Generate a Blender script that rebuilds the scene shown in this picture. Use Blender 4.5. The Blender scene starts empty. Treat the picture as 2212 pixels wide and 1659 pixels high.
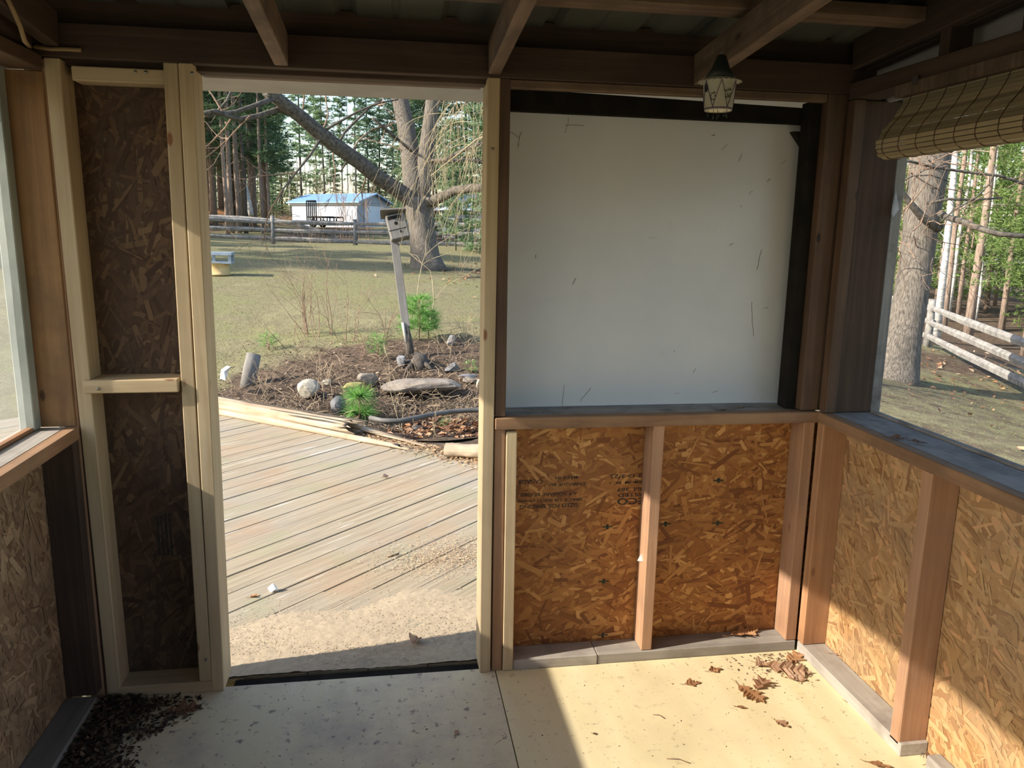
import bpy, bmesh, math, random
import numpy as np
from mathutils import Vector, Matrix
R = math.radians
SC = bpy.context.scene
COL = SC.collection

# ------------------------------------------------------------------ camera
FPX, CX, CY = 1680.0, 1106.0, 829.5
YAW, PITCH, ROLL = R(9.0), R(11.2), R(0.95)
CAMP = np.array([0.0, 0.0, 1.47])
_f = np.array([math.sin(YAW)*math.cos(PITCH), math.cos(YAW)*math.cos(PITCH), -math.sin(PITCH)])
_r = np.array([math.cos(YAW), -math.sin(YAW), 0.0])
_u = np.cross(_r, _f)
_r2 = math.cos(ROLL)*_r + math.sin(ROLL)*_u
_u2 = -math.sin(ROLL)*_r + math.cos(ROLL)*_u
cam = bpy.data.cameras.new('camera'); cam.sensor_width = 36.0; cam.lens = 36.0*FPX/2212.0
cam.clip_start = 0.02; cam.clip_end = 600
camo = bpy.data.objects.new('camera', cam); COL.objects.link(camo)
camo.matrix_world = Matrix(((_r2[0], _u2[0], -_f[0], CAMP[0]), (_r2[1], _u2[1], -_f[1], CAMP[1]),
                            (_r2[2], _u2[2], -_f[2], CAMP[2]), (0, 0, 0, 1)))
SC.camera = camo

# ------------------------------------------------------------------ sky, sun, exposure
SUN_AZ = R(9.3)          # light travels mostly along +X, slightly +Y
SUN_SLOPE = 0.62
sdir = Vector((math.cos(SUN_AZ), math.sin(SUN_AZ), -SUN_SLOPE*math.cos(SUN_AZ))).normalized()
w = bpy.data.worlds.new('sky'); SC.world = w; w.use_nodes = True
nt = w.node_tree; nt.nodes.clear()
sky = nt.nodes.new('ShaderNodeTexSky'); sky.sky_type = 'NISHITA'; sky.sun_disc = False
sky.sun_elevation = R(31.5)
sky.sun_rotation = math.atan2(-sdir.x, -sdir.y)
sky.air_density = 1.2; sky.dust_density = 1.4; sky.ozone_density = 1.0
bg = nt.nodes.new('ShaderNodeBackground'); bg.inputs['Strength'].default_value = 0.25
wo = nt.nodes.new('ShaderNodeOutputWorld')
nt.links.new(sky.outputs[0], bg.inputs[0]); nt.links.new(bg.outputs[0], wo.inputs[0])
sl = bpy.data.lights.new('sun', 'SUN'); sl.energy = 8.0; sl.angle = R(0.6); sl.color = (1.0, 0.90, 0.74)
so = bpy.data.objects.new('sun', sl); COL.objects.link(so)
so.rotation_euler = sdir.to_track_quat('-Z', 'Y').to_euler()
VS = SC.view_settings
SC.display_settings.display_device = 'sRGB'
VS.view_transform = 'Standard'; VS.look = 'None'; VS.exposure = 0.42; VS.gamma = 1.0; VS.use_curve_mapping = False

# ------------------------------------------------------------------ pixel helpers
def ray(px, py):
    return _r2*(px-CX)/FPX - _u2*(py-CY)/FPX + _f
def ony(px, py, Y):
    d = ray(px, py); return Vector(CAMP + d*(Y/d[1]))
def onz(px, py, z=0.0):
    d = ray(px, py); return Vector(CAMP + d*((z-CAMP[2])/d[2]))
def onx(px, py, X):
    d = ray(px, py); return Vector(CAMP + d*(X/d[0]))
def at(px, py, depth):
    return Vector(CAMP + ray(px, py)*depth)

# ------------------------------------------------------------------ mesh helpers
class MB:
    def __init__(s): s.v = []; s.f = []; s.c = []; s.sm = []
    def add(s, vs, fs, c=0.5, smooth=False):
        o = len(s.v); s.v += [tuple(p) for p in vs]
        for f in fs: s.f.append(tuple(i+o for i in f)); s.c.append(c); s.sm.append(smooth)
    def box(s, a, b, c=0.5):
        (x0, y0, z0), (x1, y1, z1) = a, b
        s.add([(x0,y0,z0),(x1,y0,z0),(x1,y1,z0),(x0,y1,z0),(x0,y0,z1),(x1,y0,z1),(x1,y1,z1),(x0,y1,z1)],
              [(3,2,1,0),(4,5,6,7),(0,1,5,4),(1,2,6,5),(2,3,7,6),(3,0,4,7)], c)
    def tube(s, path, rad, n=8, c=0.5, caps=True, wob=0.0, rng=None, smooth=True):
        path = [Vector(p) for p in path]
        if not isinstance(rad, (list, tuple)): rad = [rad]*len(path)
        o = len(s.v); m = len(path); ref = None
        for i, p in enumerate(path):
            t = (path[min(i+1, m-1)] - path[max(i-1, 0)])
            t = t.normalized() if t.length > 1e-9 else Vector((0,0,1))
            if ref is None: ref = t.orthogonal().normalized()
            ref = (ref - t*ref.dot(t))
            ref = ref.normalized() if ref.length > 1e-6 else t.orthogonal().normalized()
            b = t.cross(ref)
            for k in range(n):
                a = 2*math.pi*k/n; r = rad[i]
                if wob and rng: r *= 1 + rng.uniform(-wob, wob)
                s.v.append(tuple(p + ref*math.cos(a)*r + b*math.sin(a)*r))
        for i in range(m-1):
            for k in range(n):
                k2 = (k+1) % n
                s.f.append((o+i*n+k, o+i*n+k2, o+(i+1)*n+k2, o+(i+1)*n+k)); s.c.append(c); s.sm.append(smooth)
        if caps:
            s.f.append(tuple(o+k for k in range(n-1, -1, -1))); s.c.append(c); s.sm.append(False)
            s.f.append(tuple(o+(m-1)*n+k for k in range(n))); s.c.append(c); s.sm.append(False)
    def lathe(s, prof, n=24, c=0.5, cen=(0,0,0), smooth=True, cap=True):
        o = len(s.v)
        for (r, z) in prof:
            for k in range(n):
                a = 2*math.pi*k/n; s.v.append((cen[0]+r*math.cos(a), cen[1]+r*math.sin(a), cen[2]+z))
        for i in range(len(prof)-1):
            for k in range(n):
                k2 = (k+1) % n
                s.f.append((o+i*n+k, o+i*n+k2, o+(i+1)*n+k2, o+(i+1)*n+k)); s.c.append(c); s.sm.append(smooth)
        if cap:
            s.f.append(tuple(o+k for k in range(n-1, -1, -1))); s.c.append(c); s.sm.append(False)
            s.f.append(tuple(o+(len(prof)-1)*n+k for k in range(n))); s.c.append(c); s.sm.append(False)
    def mesh(s, name):
        m = bpy.data.meshes.new(name); m.from_pydata(s.v, [], s.f)
        a = m.attributes.new('v', 'FLOAT', 'FACE'); a.data.foreach_set('value', s.c)
        m.polygons.foreach_set('use_smooth', s.sm); m.update(); return m
    def build(s, name, mat, parent=None, loc=(0,0,0), rot=(0,0,0)):
        return link(name, s.mesh(name), mat, parent, loc, rot)

def link(name, me, mat=None, parent=None, loc=(0,0,0), rot=(0,0,0)):
    o = bpy.data.objects.new(name, me); COL.objects.link(o)
    if mat is not None and me is not None and not me.materials: me.materials.append(mat)
    o.location = loc; o.rotation_euler = rot
    if parent: o.parent = parent
    return o
def tag(o, label=None, cat=None, group=None, kind=None):
    if label: o['label'] = label
    if cat: o['category'] = cat
    if group: o['group'] = group
    if kind: o['kind'] = kind
    return o
def empty(name, loc=(0,0,0), rot=(0,0,0), label=None, cat=None, group=None, kind=None):
    o = bpy.data.objects.new(name, None); COL.objects.link(o); o.location = loc; o.rotation_euler = rot
    o.empty_display_size = 0.1
    return tag(o, label, cat, group, kind)
def copy_tree(o, parent=None):
    c = o.copy(); COL.objects.link(c); c.parent = parent
    for ch in [k for k in o.children]: copy_tree(ch, c)
    return c

def lumber(name, parent, x, y, z, mat, lean=0.0, leany=0.0, ch=0.0025, cuts=0, seed=0):
    """a sawn board given by its bounds; long axis becomes local Z so the grain follows it"""
    d = (x[1]-x[0], y[1]-y[0], z[1]-z[0]); c = ((x[0]+x[1])/2, (y[0]+y[1])/2, (z[0]+z[1])/2)
    ax = max(range(3), key=lambda i: d[i])
    if ax == 2: dim = (d[0], d[1], d[2]); rot = (0, 0, 0)
    elif ax == 0: dim = (d[2], d[1], d[0]); rot = (0, R(90), 0)
    else: dim = (d[0], d[2], d[1]); rot = (R(-90), 0, 0)
    bm = bmesh.new(); bmesh.ops.create_cube(bm, size=1.0)
    for v in bm.verts: v.co = Vector((v.co.x*dim[0], v.co.y*dim[1], v.co.z*dim[2]))
    ch = min(ch, min(dim)*0.2)
    bmesh.ops.bevel(bm, geom=list(bm.edges), offset=ch, segments=1, affect='EDGES')
    if cuts:
        le = [e for e in bm.edges if abs(e.verts[0].co.z-e.verts[1].co.z) > dim[2]*0.5]
        bmesh.ops.subdivide_edges(bm, edges=le, cuts=cuts)
        rng = random.Random(seed); A = rng.uniform(.3, 1)*0.003; B = rng.uniform(0, 6)
        for v in bm.verts:
            t = v.co.z/dim[2]; v.co.x += A*math.sin(t*3+B); v.co.y += A*0.6*math.cos(t*3.4+B)
    for v in bm.verts:
        t = v.co.z/dim[2]
        v.co.x += lean*t; v.co.y += leany*t
    me = bpy.data.meshes.new(name); bm.to_mesh(me); bm.free()
    return link(name, me, mat, parent, c, rot)

# ------------------------------------------------------------------ materials
def nodes(name):
    m = bpy.data.materials.new(name); m.use_nodes = True
    t = m.node_tree; p = t.nodes['Principled BSDF']
    return m, t, p
class NT:
    def __init__(s, t): s.t = t
    def n(s, typ, **kw):
        x = s.t.nodes.new(typ)
        for k, v in kw.items():
            if k.startswith('_'): setattr(x, k[1:], v)
            else: x.inputs[k.replace('__', ' ')].default_value = v
        return x
    def l(s, a, b): s.t.links.new(a, b)
    def coord(s, scale=(1,1,1), kind='Object', rot=(0,0,0)):
        c = s.n('ShaderNodeTexCoord'); m = s.n('ShaderNodeMapping')
        m.inputs['Scale'].default_value = scale; m.inputs['Rotation'].default_value = rot
        s.l(c.outputs[kind], m.inputs[0]); return m.outputs[0]
    def shift(s, vec, amt=37.0):
        oi = s.n('ShaderNodeObjectInfo'); mu = s.n('ShaderNodeMath', _operation='MULTIPLY'); mu.inputs[1].default_value = amt
        s.l(oi.outputs['Random'], mu.inputs[0]); ad = s.n('ShaderNodeVectorMath', _operation='ADD')
        cx = s.n('ShaderNodeCombineXYZ'); s.l(mu.outputs[0], cx.inputs[0]); s.l(mu.outputs[0], cx.inputs[1])
        s.l(vec, ad.inputs[0]); s.l(cx.outputs[0], ad.inputs[1]); return ad.outputs[0]
    def noise(s, vec, scale=5, detail=4, rough=0.55, dist=0.0):
        x = s.n('ShaderNodeTexNoise', Scale=scale, Detail=detail, Roughness=rough, Distortion=dist); s.l(vec, x.inputs['Vector']); return x.outputs['Fac']
    def ramp(s, fac, stops, interp='LINEAR'):
        x = s.n('ShaderNodeValToRGB'); cr = x.color_ramp; cr.interpolation = interp
        while len(cr.elements) < len(stops): cr.elements.new(0.5)
        for e, (pos, col) in zip(cr.elements, stops):
            e.position = pos; e.color = (col[0], col[1], col[2], 1) if not isinstance(col, (int, float)) else (col, col, col, 1)
        s.l(fac, x.inputs[0]); return x.outputs['Color']
    def mix(s, fac, a, b, mode='MIX'):
        x = s.n('ShaderNodeMix', _data_type='RGBA', _blend_type=mode)
        for sock, val in ((x.inputs[0], fac), (x.inputs[6], a), (x.inputs[7], b)):
            if isinstance(val, (int, float)): sock.default_value = val
            elif isinstance(val, tuple): sock.default_value = (val[0], val[1], val[2], 1)
            else: s.l(val, sock)
        return x.outputs[2]
    def bump(s, h, p, strength=0.3, dist=0.01):
        b = s.n('ShaderNodeBump', Strength=strength, Distance=dist); s.l(h, b.inputs['Height']); s.l(b.outputs[0], p.inputs['Normal'])
MATS = {}
def wood(name, dark, mid, light, rough=0.75, knots=0.0, dirt=None, dirtamt=0.5, grain=1.0, bump=0.25, dirtscale=3.0, kcol=None):
    m, t, p = nodes(name); g = NT(t)
    v = g.shift(g.coord((1,1,1)))
    mp = g.n('ShaderNodeMapping'); mp.inputs['Scale'].default_value = (45*grain, 45*grain, 2.2*grain); g.l(v, mp.inputs[0])
    a = g.noise(mp.outputs[0], 1.0, 6, 0.6, 0.6)
    col = g.ramp(a, [(0.3, dark), (0.5, mid), (0.7, light)])
    b = g.noise(v, 2.2, 3, 0.5)
    col = g.mix(0.35, col, g.ramp(b, [(0.3, dark), (0.7, light)]))
    oi = g.n('ShaderNodeObjectInfo'); hv = g.n('ShaderNodeHueSaturation')
    mr = g.n('ShaderNodeMapRange'); mr.inputs[3].default_value = 0.86; mr.inputs[4].default_value = 1.12
    g.l(oi.outputs['Random'], mr.inputs[0]); g.l(mr.outputs[0], hv.inputs['Value']); g.l(col, hv.inputs['Color']); col = hv.outputs[0]
    if knots > 0:
        mk = g.n('ShaderNodeMapping'); mk.inputs['Scale'].default_value = (9, 9, 4); g.l(v, mk.inputs[0])
        vo = g.n('ShaderNodeTexVoronoi', Scale=1.0); g.l(mk.outputs[0], vo.inputs['Vector'])
        kf = g.ramp(vo.outputs['Distance'], [(knots*0.6, 1.0), (knots, 0.0)])
        kc = kcol or (dark[0]*0.35, dark[1]*0.3, dark[2]*0.3)
        col = g.mix(kf, col, kc)
    if dirt:
        dn = g.noise(v, dirtscale, 6, 0.65)
        col = g.mix(g.ramp(dn, [(0.45, 0.0), (0.72, dirtamt)]), col, dirt)
    g.l(col, p.inputs['Base Color']); p.inputs['Roughness'].default_value = rough
    g.bump(a, p, bump, 0.004); MATS[name] = m; return m
def attrmat(name, stops, rough=0.8, noise=None, nscale=30, bump=0.0, trans=0.0, spec=0.3):
    """colour by the per-face value, for strands, leaves and litter"""
    m, t, p = nodes(name); g = NT(t)
    a = g.n('ShaderNodeAttribute', _attribute_name='v')
    col = g.ramp(a.outputs['Fac'], stops)
    vec = g.coord()
    if noise:
        nn = g.noise(vec, nscale, 4, 0.6); col = g.mix(g.ramp(nn, [(0.35, 0.0), (0.75, noise[3])]), col, noise[:3])
        if bump: g.bump(nn, p, bump, 0.004)
    g.l(col, p.inputs['Base Color']); p.inputs['Roughness'].default_value = rough; p.inputs['Specular IOR Level'].default_value = spec
    if trans > 0:
        tr = g.n('ShaderNodeBsdfTranslucent'); g.l(col, tr.inputs[0]); mx = g.n('ShaderNodeMixShader'); mx.inputs[0].default_value = trans
        out = t.nodes['Material Output']; g.l(p.outputs[0], mx.inputs[1]); g.l(tr.outputs[0], mx.inputs[2]); g.l(mx.outputs[0], out.inputs[0])
    MATS[name] = m; return m
def plain(name, a, b, scale=8, rough=0.7, metal=0.0, bump=0.0, stretch=(1,1,1), detail=5, bd=0.01):
    m, t, p = nodes(name); g = NT(t)
    v = g.shift(g.coord(stretch)); n = g.noise(v, scale, detail, 0.6)
    g.l(g.ramp(n, [(0.35, a), (0.65, b)]), p.inputs['Base Color'])
    p.inputs['Roughness'].default_value = rough; p.inputs['Metallic'].default_value = metal
    if bump: g.bump(n, p, bump, bd)
    MATS[name] = m; return m

W_NEW = wood('new_pine', (.37,.275,.16), (.48,.375,.235), (.58,.465,.31), knots=0.09, kcol=(.22,.10,.05), grain=.8, bump=.15)
W_OLD = wood('old_pine', (.20,.10,.05), (.31,.17,.09), (.40,.24,.14), knots=0.10, dirt=(.14,.09,.07), dirtamt=.5)
W_PINK = wood('aged_pine', (.27,.14,.075), (.38,.21,.12), (.46,.285,.18), knots=0.14, kcol=(.12,.05,.03), dirt=(.25,.17,.13), dirtamt=.5)
W_DARK = wood('dark_stained_wood', (.035,.020,.013), (.060,.036,.024), (.09,.056,.038), dirt=(.02,.015,.012), dirtamt=.5, rough=.85)
W_RAFT = wood('rough_rafter_wood', (.08,.05,.032), (.145,.092,.06), (.23,.16,.105), knots=0.13, dirt=(.04,.025,.02), dirtamt=.75, dirtscale=7)
W_GREY = wood('grey_weathered_wood', (.11,.105,.10), (.17,.16,.15), (.23,.22,.205), rough=.9, dirt=(.10,.08,.065), dirtamt=.4)
W_SILL = wood('dusty_grey_sill', (.17,.16,.16), (.26,.25,.25), (.36,.35,.34), rough=.9, dirt=(.06,.05,.05), dirtamt=.8, dirtscale=9)
W_SILLB = wood('brown_sill_edge', (.20,.11,.06), (.30,.17,.09), (.36,.22,.13), rough=.85, dirt=(.08,.05,.04), dirtamt=.6, knots=.08)
W_ORANGE = wood('warm_fir', (.29,.135,.062), (.40,.205,.10), (.48,.28,.155), knots=0.14, dirt=(.2,.12,.07), dirtamt=.4)
W_FIR = wood('weathered_fir', (.16,.078,.03), (.26,.135,.052), (.34,.195,.085), knots=0.08, dirt=(.09,.055,.035), dirtamt=.7)
W_BLACK = plain('black_frame_and_gap', (.012,.012,.011), (.022,.020,.018), 14, 1.0)  # black frame; also the dark filling of slots, holes and the threshold gap
W_BLACK.node_tree.nodes['Principled BSDF'].inputs['Specular IOR Level'].default_value = .05
W_BROWN = wood('dark_brown_pine', (.05,.027,.016), (.085,.047,.028), (.125,.073,.044), dirt=(.04,.025,.018), dirtamt=.6, knots=.08)  # darker copy of the old pine; shade of the upper posts is in the colour
W_PALE = wood('pale_grey_board', (.26,.235,.21), (.36,.33,.30), (.44,.41,.375), rough=.85, dirt=(.17,.14,.12), dirtamt=.7, dirtscale=6)

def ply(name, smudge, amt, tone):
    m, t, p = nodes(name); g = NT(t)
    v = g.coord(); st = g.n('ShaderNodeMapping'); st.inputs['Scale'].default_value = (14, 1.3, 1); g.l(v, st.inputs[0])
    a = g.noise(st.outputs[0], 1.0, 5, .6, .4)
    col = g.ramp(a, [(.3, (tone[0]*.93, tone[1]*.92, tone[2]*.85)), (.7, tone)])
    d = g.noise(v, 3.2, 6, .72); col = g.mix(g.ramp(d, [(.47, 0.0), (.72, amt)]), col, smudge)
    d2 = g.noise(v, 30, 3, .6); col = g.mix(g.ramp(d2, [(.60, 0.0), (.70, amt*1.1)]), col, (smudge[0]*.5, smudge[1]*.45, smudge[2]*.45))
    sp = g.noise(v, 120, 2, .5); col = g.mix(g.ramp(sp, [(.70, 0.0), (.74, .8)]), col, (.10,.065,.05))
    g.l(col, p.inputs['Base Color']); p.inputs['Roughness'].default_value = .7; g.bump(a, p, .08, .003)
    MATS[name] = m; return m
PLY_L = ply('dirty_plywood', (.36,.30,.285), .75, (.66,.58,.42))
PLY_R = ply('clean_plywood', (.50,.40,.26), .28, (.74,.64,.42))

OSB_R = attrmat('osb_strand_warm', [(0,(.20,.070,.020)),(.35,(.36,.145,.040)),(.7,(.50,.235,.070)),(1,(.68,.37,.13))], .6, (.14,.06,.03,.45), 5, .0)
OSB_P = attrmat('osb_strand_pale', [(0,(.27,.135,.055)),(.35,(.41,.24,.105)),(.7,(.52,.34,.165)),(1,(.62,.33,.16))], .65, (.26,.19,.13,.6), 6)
OSB_D = attrmat('osb_strand_shaded', [(0,(.05,.026,.015)),(.35,(.085,.047,.027)),(.7,(.125,.073,.04)),(1,(.20,.125,.068))], .75, (.07,.05,.04,.6), 5)  # dark tones carry the shade of the tall left bay
OSB_M = attrmat('osb_strand_mid', [(0,(.15,.085,.045)),(.35,(.24,.15,.085)),(.7,(.32,.22,.13)),(1,(.40,.27,.16))], .7, (.13,.095,.07,.6), 6)  # mid-dark strand tones for the left wall
INK = plain('black_print_ink', (.012,.012,.010), (.05,.035,.025), 60, .8)
INKG = plain('green_black_ink', (.012,.022,.012), (.03,.04,.025), 60, .8)

def mat_panel():
    m, t, p = nodes('white_painted_panel'); g = NT(t); v = g.coord()
    n1 = g.noise(v, 3, 5, .6); col = g.ramp(n1, [(.3, (.54,.575,.625)), (.7, (.62,.645,.68))])
    st = g.n('ShaderNodeMapping'); st.inputs['Scale'].default_value = (40, 40, 24); g.l(v, st.inputs[0])
    s2 = g.noise(st.outputs[0], 1, 3, .6); col = g.mix(g.ramp(s2, [(.735, 0.0), (.76, .85)]), col, (.16,.13,.10))
    s3 = g.noise(v, 9, 4, .7); col = g.mix(g.ramp(s3, [(.62, 0.0), (.8, .35)]), col, (.5,.45,.38))
    g.l(col, p.inputs['Base Color']); p.inputs['Roughness'].default_value = .45
    b = g.noise(v, 160, 2, .5); g.bump(b, p, .12, .002); return m
M_PANEL = mat_panel()

def metal_sheet(name, base, rough=.45, metal=.5):
    m, t, p = nodes(name); g = NT(t); v = g.coord((1,1,1)); n = g.noise(v, 6, 6, .65)
    g.l(g.ramp(n, [(.3, tuple(c*.7 for c in base)), (.7, base)]), p.inputs['Base Color'])
    p.inputs['Roughness'].default_value = rough; p.inputs['Metallic'].default_value = metal; return m
M_ROOF = metal_sheet('shaded_roof_sheet', (.095,.10,.088), .6, .1)  # interior shade under the roof is put into this dark sheet colour
M_EAVELIT = plain('bounce_lit_eave', (.33,.315,.29), (.40,.385,.36), 5, .7)  # light bounced up from the deck is put into this pale colour
M_STEEL = metal_sheet('dull_steel', (.35,.35,.34), .4, .9)

def film(name, tint, alpha, trn):
    m, t, p = nodes(name); g = NT(t); t.nodes.remove(p)
    v = g.coord((1, 1, 1)); st = g.n('ShaderNodeMapping'); st.inputs['Scale'].default_value = (6, 1.2, 9); g.l(v, st.inputs[0])
    n = g.noise(st.outputs[0], 1.0, 6, .65, 1.2); fac = g.ramp(n, [(.32, alpha*.7), (.72, min(1, alpha*1.5))])
    tr = g.n('ShaderNodeBsdfTransparent'); tr.inputs[0].default_value = (1,1,1,1)
    df = g.n('ShaderNodeBsdfDiffuse'); df.inputs[0].default_value = tint + (1,)
    tl = g.n('ShaderNodeBsdfTranslucent'); tl.inputs[0].default_value = tint + (1,)
    gl = g.n('ShaderNodeBsdfGlossy'); gl.inputs['Roughness'].default_value = .18; gl.inputs[0].default_value = (.9,.9,.9,1)
    m1 = g.n('ShaderNodeMixShader'); m1.inputs[0].default_value = trn; g.l(df.outputs[0], m1.inputs[1]); g.l(tl.outputs[0], m1.inputs[2])
    m2 = g.n('ShaderNodeMixShader'); m2.inputs[0].default_value = .12; g.l(m1.outputs[0], m2.inputs[1]); g.l(gl.outputs[0], m2.inputs[2])
    m3 = g.n('ShaderNodeMixShader'); g.l(fac, m3.inputs[0]); g.l(tr.outputs[0], m3.inputs[1]); g.l(m2.outputs[0], m3.inputs[2])
    g.l(m3.outputs[0], t.nodes['Material Output'].inputs[0]); return m
M_FILM = film('cloudy_plastic_film', (.42,.45,.46), .30, .5)
M_TAPE = film('torn_plastic_scrap', (.7,.72,.78), .8, .5)

def deckmat():
    m, t, p = nodes('weathered_deck_board'); g = NT(t)
    v = g.shift(g.coord()); mp = g.n('ShaderNodeMapping'); mp.inputs['Scale'].default_value = (60, 60, 2.5); g.l(v, mp.inputs[0])
    a = g.noise(mp.outputs[0], 1, 6, .65, .5)
    col = g.ramp(a, [(.3, (.19,.150,.105)), (.5, (.285,.235,.165)), (.7, (.36,.305,.225))])
    w = g.coord((1,1,1)); wg = g.n('ShaderNodeNewGeometry')
    n2 = g.noise(wg.outputs['Position'], 1.3, 5, .6); col = g.mix(g.ramp(n2, [(.42, 0.0), (.7, .65)]), col, (.27,.25,.215))
    n3 = g.noise(wg.outputs['Position'], 2.1, 5, .65); col = g.mix(g.ramp(n3, [(.50, 0.0), (.68, .55)]), col, (.31,.205,.125))
    n4 = g.noise(mp.outputs[0], .55, 5, .7, .8); col = g.mix(g.ramp(n4, [(.62, 0.0), (.66, .75)]), col, (.55,.54,.52))
    n5 = g.noise(wg.outputs['Position'], 2.7, 4, .6); col = g.mix(g.ramp(n5, [(.54, 0.0), (.72, .5)]), col, (.22,.235,.13))
    g.l(col, p.inputs['Base Color']); p.inputs['Roughness'].default_value = .85; g.bump(a, p, .35, .004); return m
M_DECK = deckmat()
M_DUST = attrmat('sawdust', [(0,(.26,.20,.14)),(.5,(.36,.29,.21)),(1,(.46,.39,.30))], .95, (.24,.19,.13,.6), 50, .6)
M_CHIP = attrmat('wood_chips', [(0,(.20,.12,.08)),(.5,(.42,.29,.18)),(1,(.62,.48,.32))], .95)
M_LEAF = attrmat('dead_oak_leaf', [(0,(.09,.05,.038)),(.4,(.27,.135,.07)),(.7,(.42,.21,.09)),(1,(.48,.34,.25))], .6, (.20,.11,.07,.45), 60, .3, trans=.15)
M_CRUMB = attrmat('leaf_crumbs', [(0,(.06,.04,.03)),(.5,(.17,.10,.06)),(1,(.30,.19,.11))], .9)

def groundmat():
    m, t, p = nodes('spring_lawn'); g = NT(t); wg = g.n('ShaderNodeNewGeometry'); P = wg.outputs['Position']
    a = g.noise(P, .6, 7, .72); col = g.ramp(a, [(.32, (.10,.078,.058)), (.45, (.135,.145,.050)), (.53, (.115,.092,.064)), (.62, (.20,.18,.10))])
    f = g.noise(P, 9, 6, .7); col = g.mix(.38, col, g.ramp(f, [(.3, (.10,.092,.052)), (.7, (.26,.245,.14))]))
    h = g.noise(P, 60, 3, .7); col = g.mix(.35, col, g.ramp(h, [(.35, (.10,.09,.05)), (.65, (.40,.37,.22))]))
    at_ = g.n('ShaderNodeAttribute', _attribute_name='soil')
    sn = g.noise(P, 3, 5, .7); sm = g.n('ShaderNodeMath', _operation='ADD'); g.l(at_.outputs['Fac'], sm.inputs[0])
    sc = g.n('ShaderNodeMath', _operation='MULTIPLY_ADD'); sc.inputs[1].default_value = .7; sc.inputs[2].default_value = -.35
    g.l(sn, sc.inputs[0]); g.l(sc.outputs[0], sm.inputs[1])
    dirt = g.ramp(f, [(.3, (.05,.035,.027)), (.5, (.095,.068,.05)), (.72, (.19,.14,.10))])
    col = g.mix(g.ramp(sm.outputs[0], [(.40, 0.0), (.58, 1.0)]), col, dirt)
    at2 = g.n('ShaderNodeAttribute', _attribute_name='orange')
    col = g.mix(at2.outputs['Fac'], col, g.ramp(f, [(.3, (.34,.15,.06)), (.7, (.58,.30,.13))]))
    g.l(col, p.inputs['Base Color']); p.inputs['Roughness'].default_value = .95; p.inputs['Specular IOR Level'].default_value = .1
    g.bump(f, p, .6, .03); return m
M_GROUND = groundmat()
M_BARK = plain('furrowed_bark', (.055,.047,.040), (.185,.162,.138), 5, .95, 0, .8, (11, 11, .55), 7, .02)
M_BARKD = plain('dark_bark', (.042,.035,.03), (.125,.105,.088), 5, .95, 0, .8, (6, 6, .7), 6, .03)
M_BARKL = plain('limb_bark', (.042,.036,.031), (.135,.118,.10), 16, .95, 0, .5, (1,1,1), 6, .015)
M_BARKP = plain('pinkish_pine_bark', (.16,.115,.09), (.34,.26,.21), 5, .95, 0, .5, (5, 5, .8), 5, .02)
M_BIRCH = plain('white_birch_bark', (.30,.29,.28), (.66,.64,.62), 3, .8, 0, .2, (1, 1, 7), 5, .01)
M_NEEDLE = attrmat('hazy_pine_needles', [(0,(.10,.17,.10)),(.5,(.18,.27,.15)),(1,(.27,.38,.19))], .7, trans=.5)  # greens lightened to carry the haze over the far wood
M_NEEDLEL = attrmat('bright_green_foliage', [(0,(.11,.17,.05)),(.5,(.20,.30,.085)),(1,(.32,.42,.16))], .7, trans=.5)
M_BRUSH = attrmat('yellow_green_brush', [(0,(.08,.10,.035)),(.5,(.14,.165,.055)),(1,(.22,.22,.10))], .8, trans=.3)
M_SEED = attrmat('seedling_needles', [(0,(.09,.22,.05)),(.5,(.16,.36,.08)),(1,(.30,.50,.16))], .6, trans=.4)
M_TWIG = plain('dry_tan_twig', (.26,.19,.13), (.46,.36,.24), 20, .9)
M_TWIGB = plain('reddish_brown_twig', (.15,.095,.07), (.30,.20,.14), 20, .9)
M_TWIGL = plain('pale_yellow_twig', (.24,.19,.115), (.42,.35,.225), 12, .8)
M_ROCK = plain('grey_brown_rock', (.12,.10,.085), (.25,.215,.185), 6, .9, 0, .6, (1,1,1), 7, .02)
M_ROCKP = plain('pale_rock', (.25,.22,.175), (.38,.35,.29), 6, .9, 0, .5, (1,1,1), 7, .02)
M_SLATE = plain('blue_grey_rock', (.11,.11,.115), (.22,.22,.235), 6, .85, 0, .5, (1,1,1), 6, .02)
M_LINER = plain('black_pond_liner', (.010,.010,.010), (.022,.021,.02), 5, .85, 0, .4)
M_HOSE = plain('grey_plastic_hose', (.085,.08,.075), (.13,.125,.12), 6, .6)
M_FENCE = plain('silver_grey_rail', (.14,.135,.13), (.27,.26,.25), 9, .95, 0, .4, (1, 1, 1), 6, .01)
M_WHITE = plain('white_siding', (.27,.31,.385), (.34,.38,.455), 3, .6)
M_BLUE = plain('blue_metal_roof', (.16,.30,.52), (.22,.38,.62), 3, .45, .2)
M_BSLATE = plain('blue_grey_paint', (.20,.26,.33), (.28,.34,.42), 6, .7)
M_TAN = plain('tan_clay', (.45,.31,.13), (.56,.41,.20), 6, .8)
M_BLK = plain('black_metal', (.02,.02,.022), (.04,.04,.045), 8, .5, .4)
M_WPAINT = plain('peeling_grey_green_paint', (.20,.23,.21), (.36,.39,.36), 7, .7, 0, .2, (1,1,.4))
M_RAG = plain('white_plastic_scrap', (.70,.74,.76), (.86,.88,.90), 12, .5)
M_CORD = plain('tan_jacketed_cable', (.22,.15,.07), (.30,.21,.10), 15, .6)
M_TIN = plain('cream_painted_tin', (.36,.345,.27), (.44,.42,.35), 9, .5)
M_TINR = plain('dark_green_tin_roof', (.012,.018,.015), (.022,.028,.024), 9, .5)
M_PURPLE = plain('violet_painted_line', (.06,.03,.08), (.11,.06,.13), 9, .6)
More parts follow.
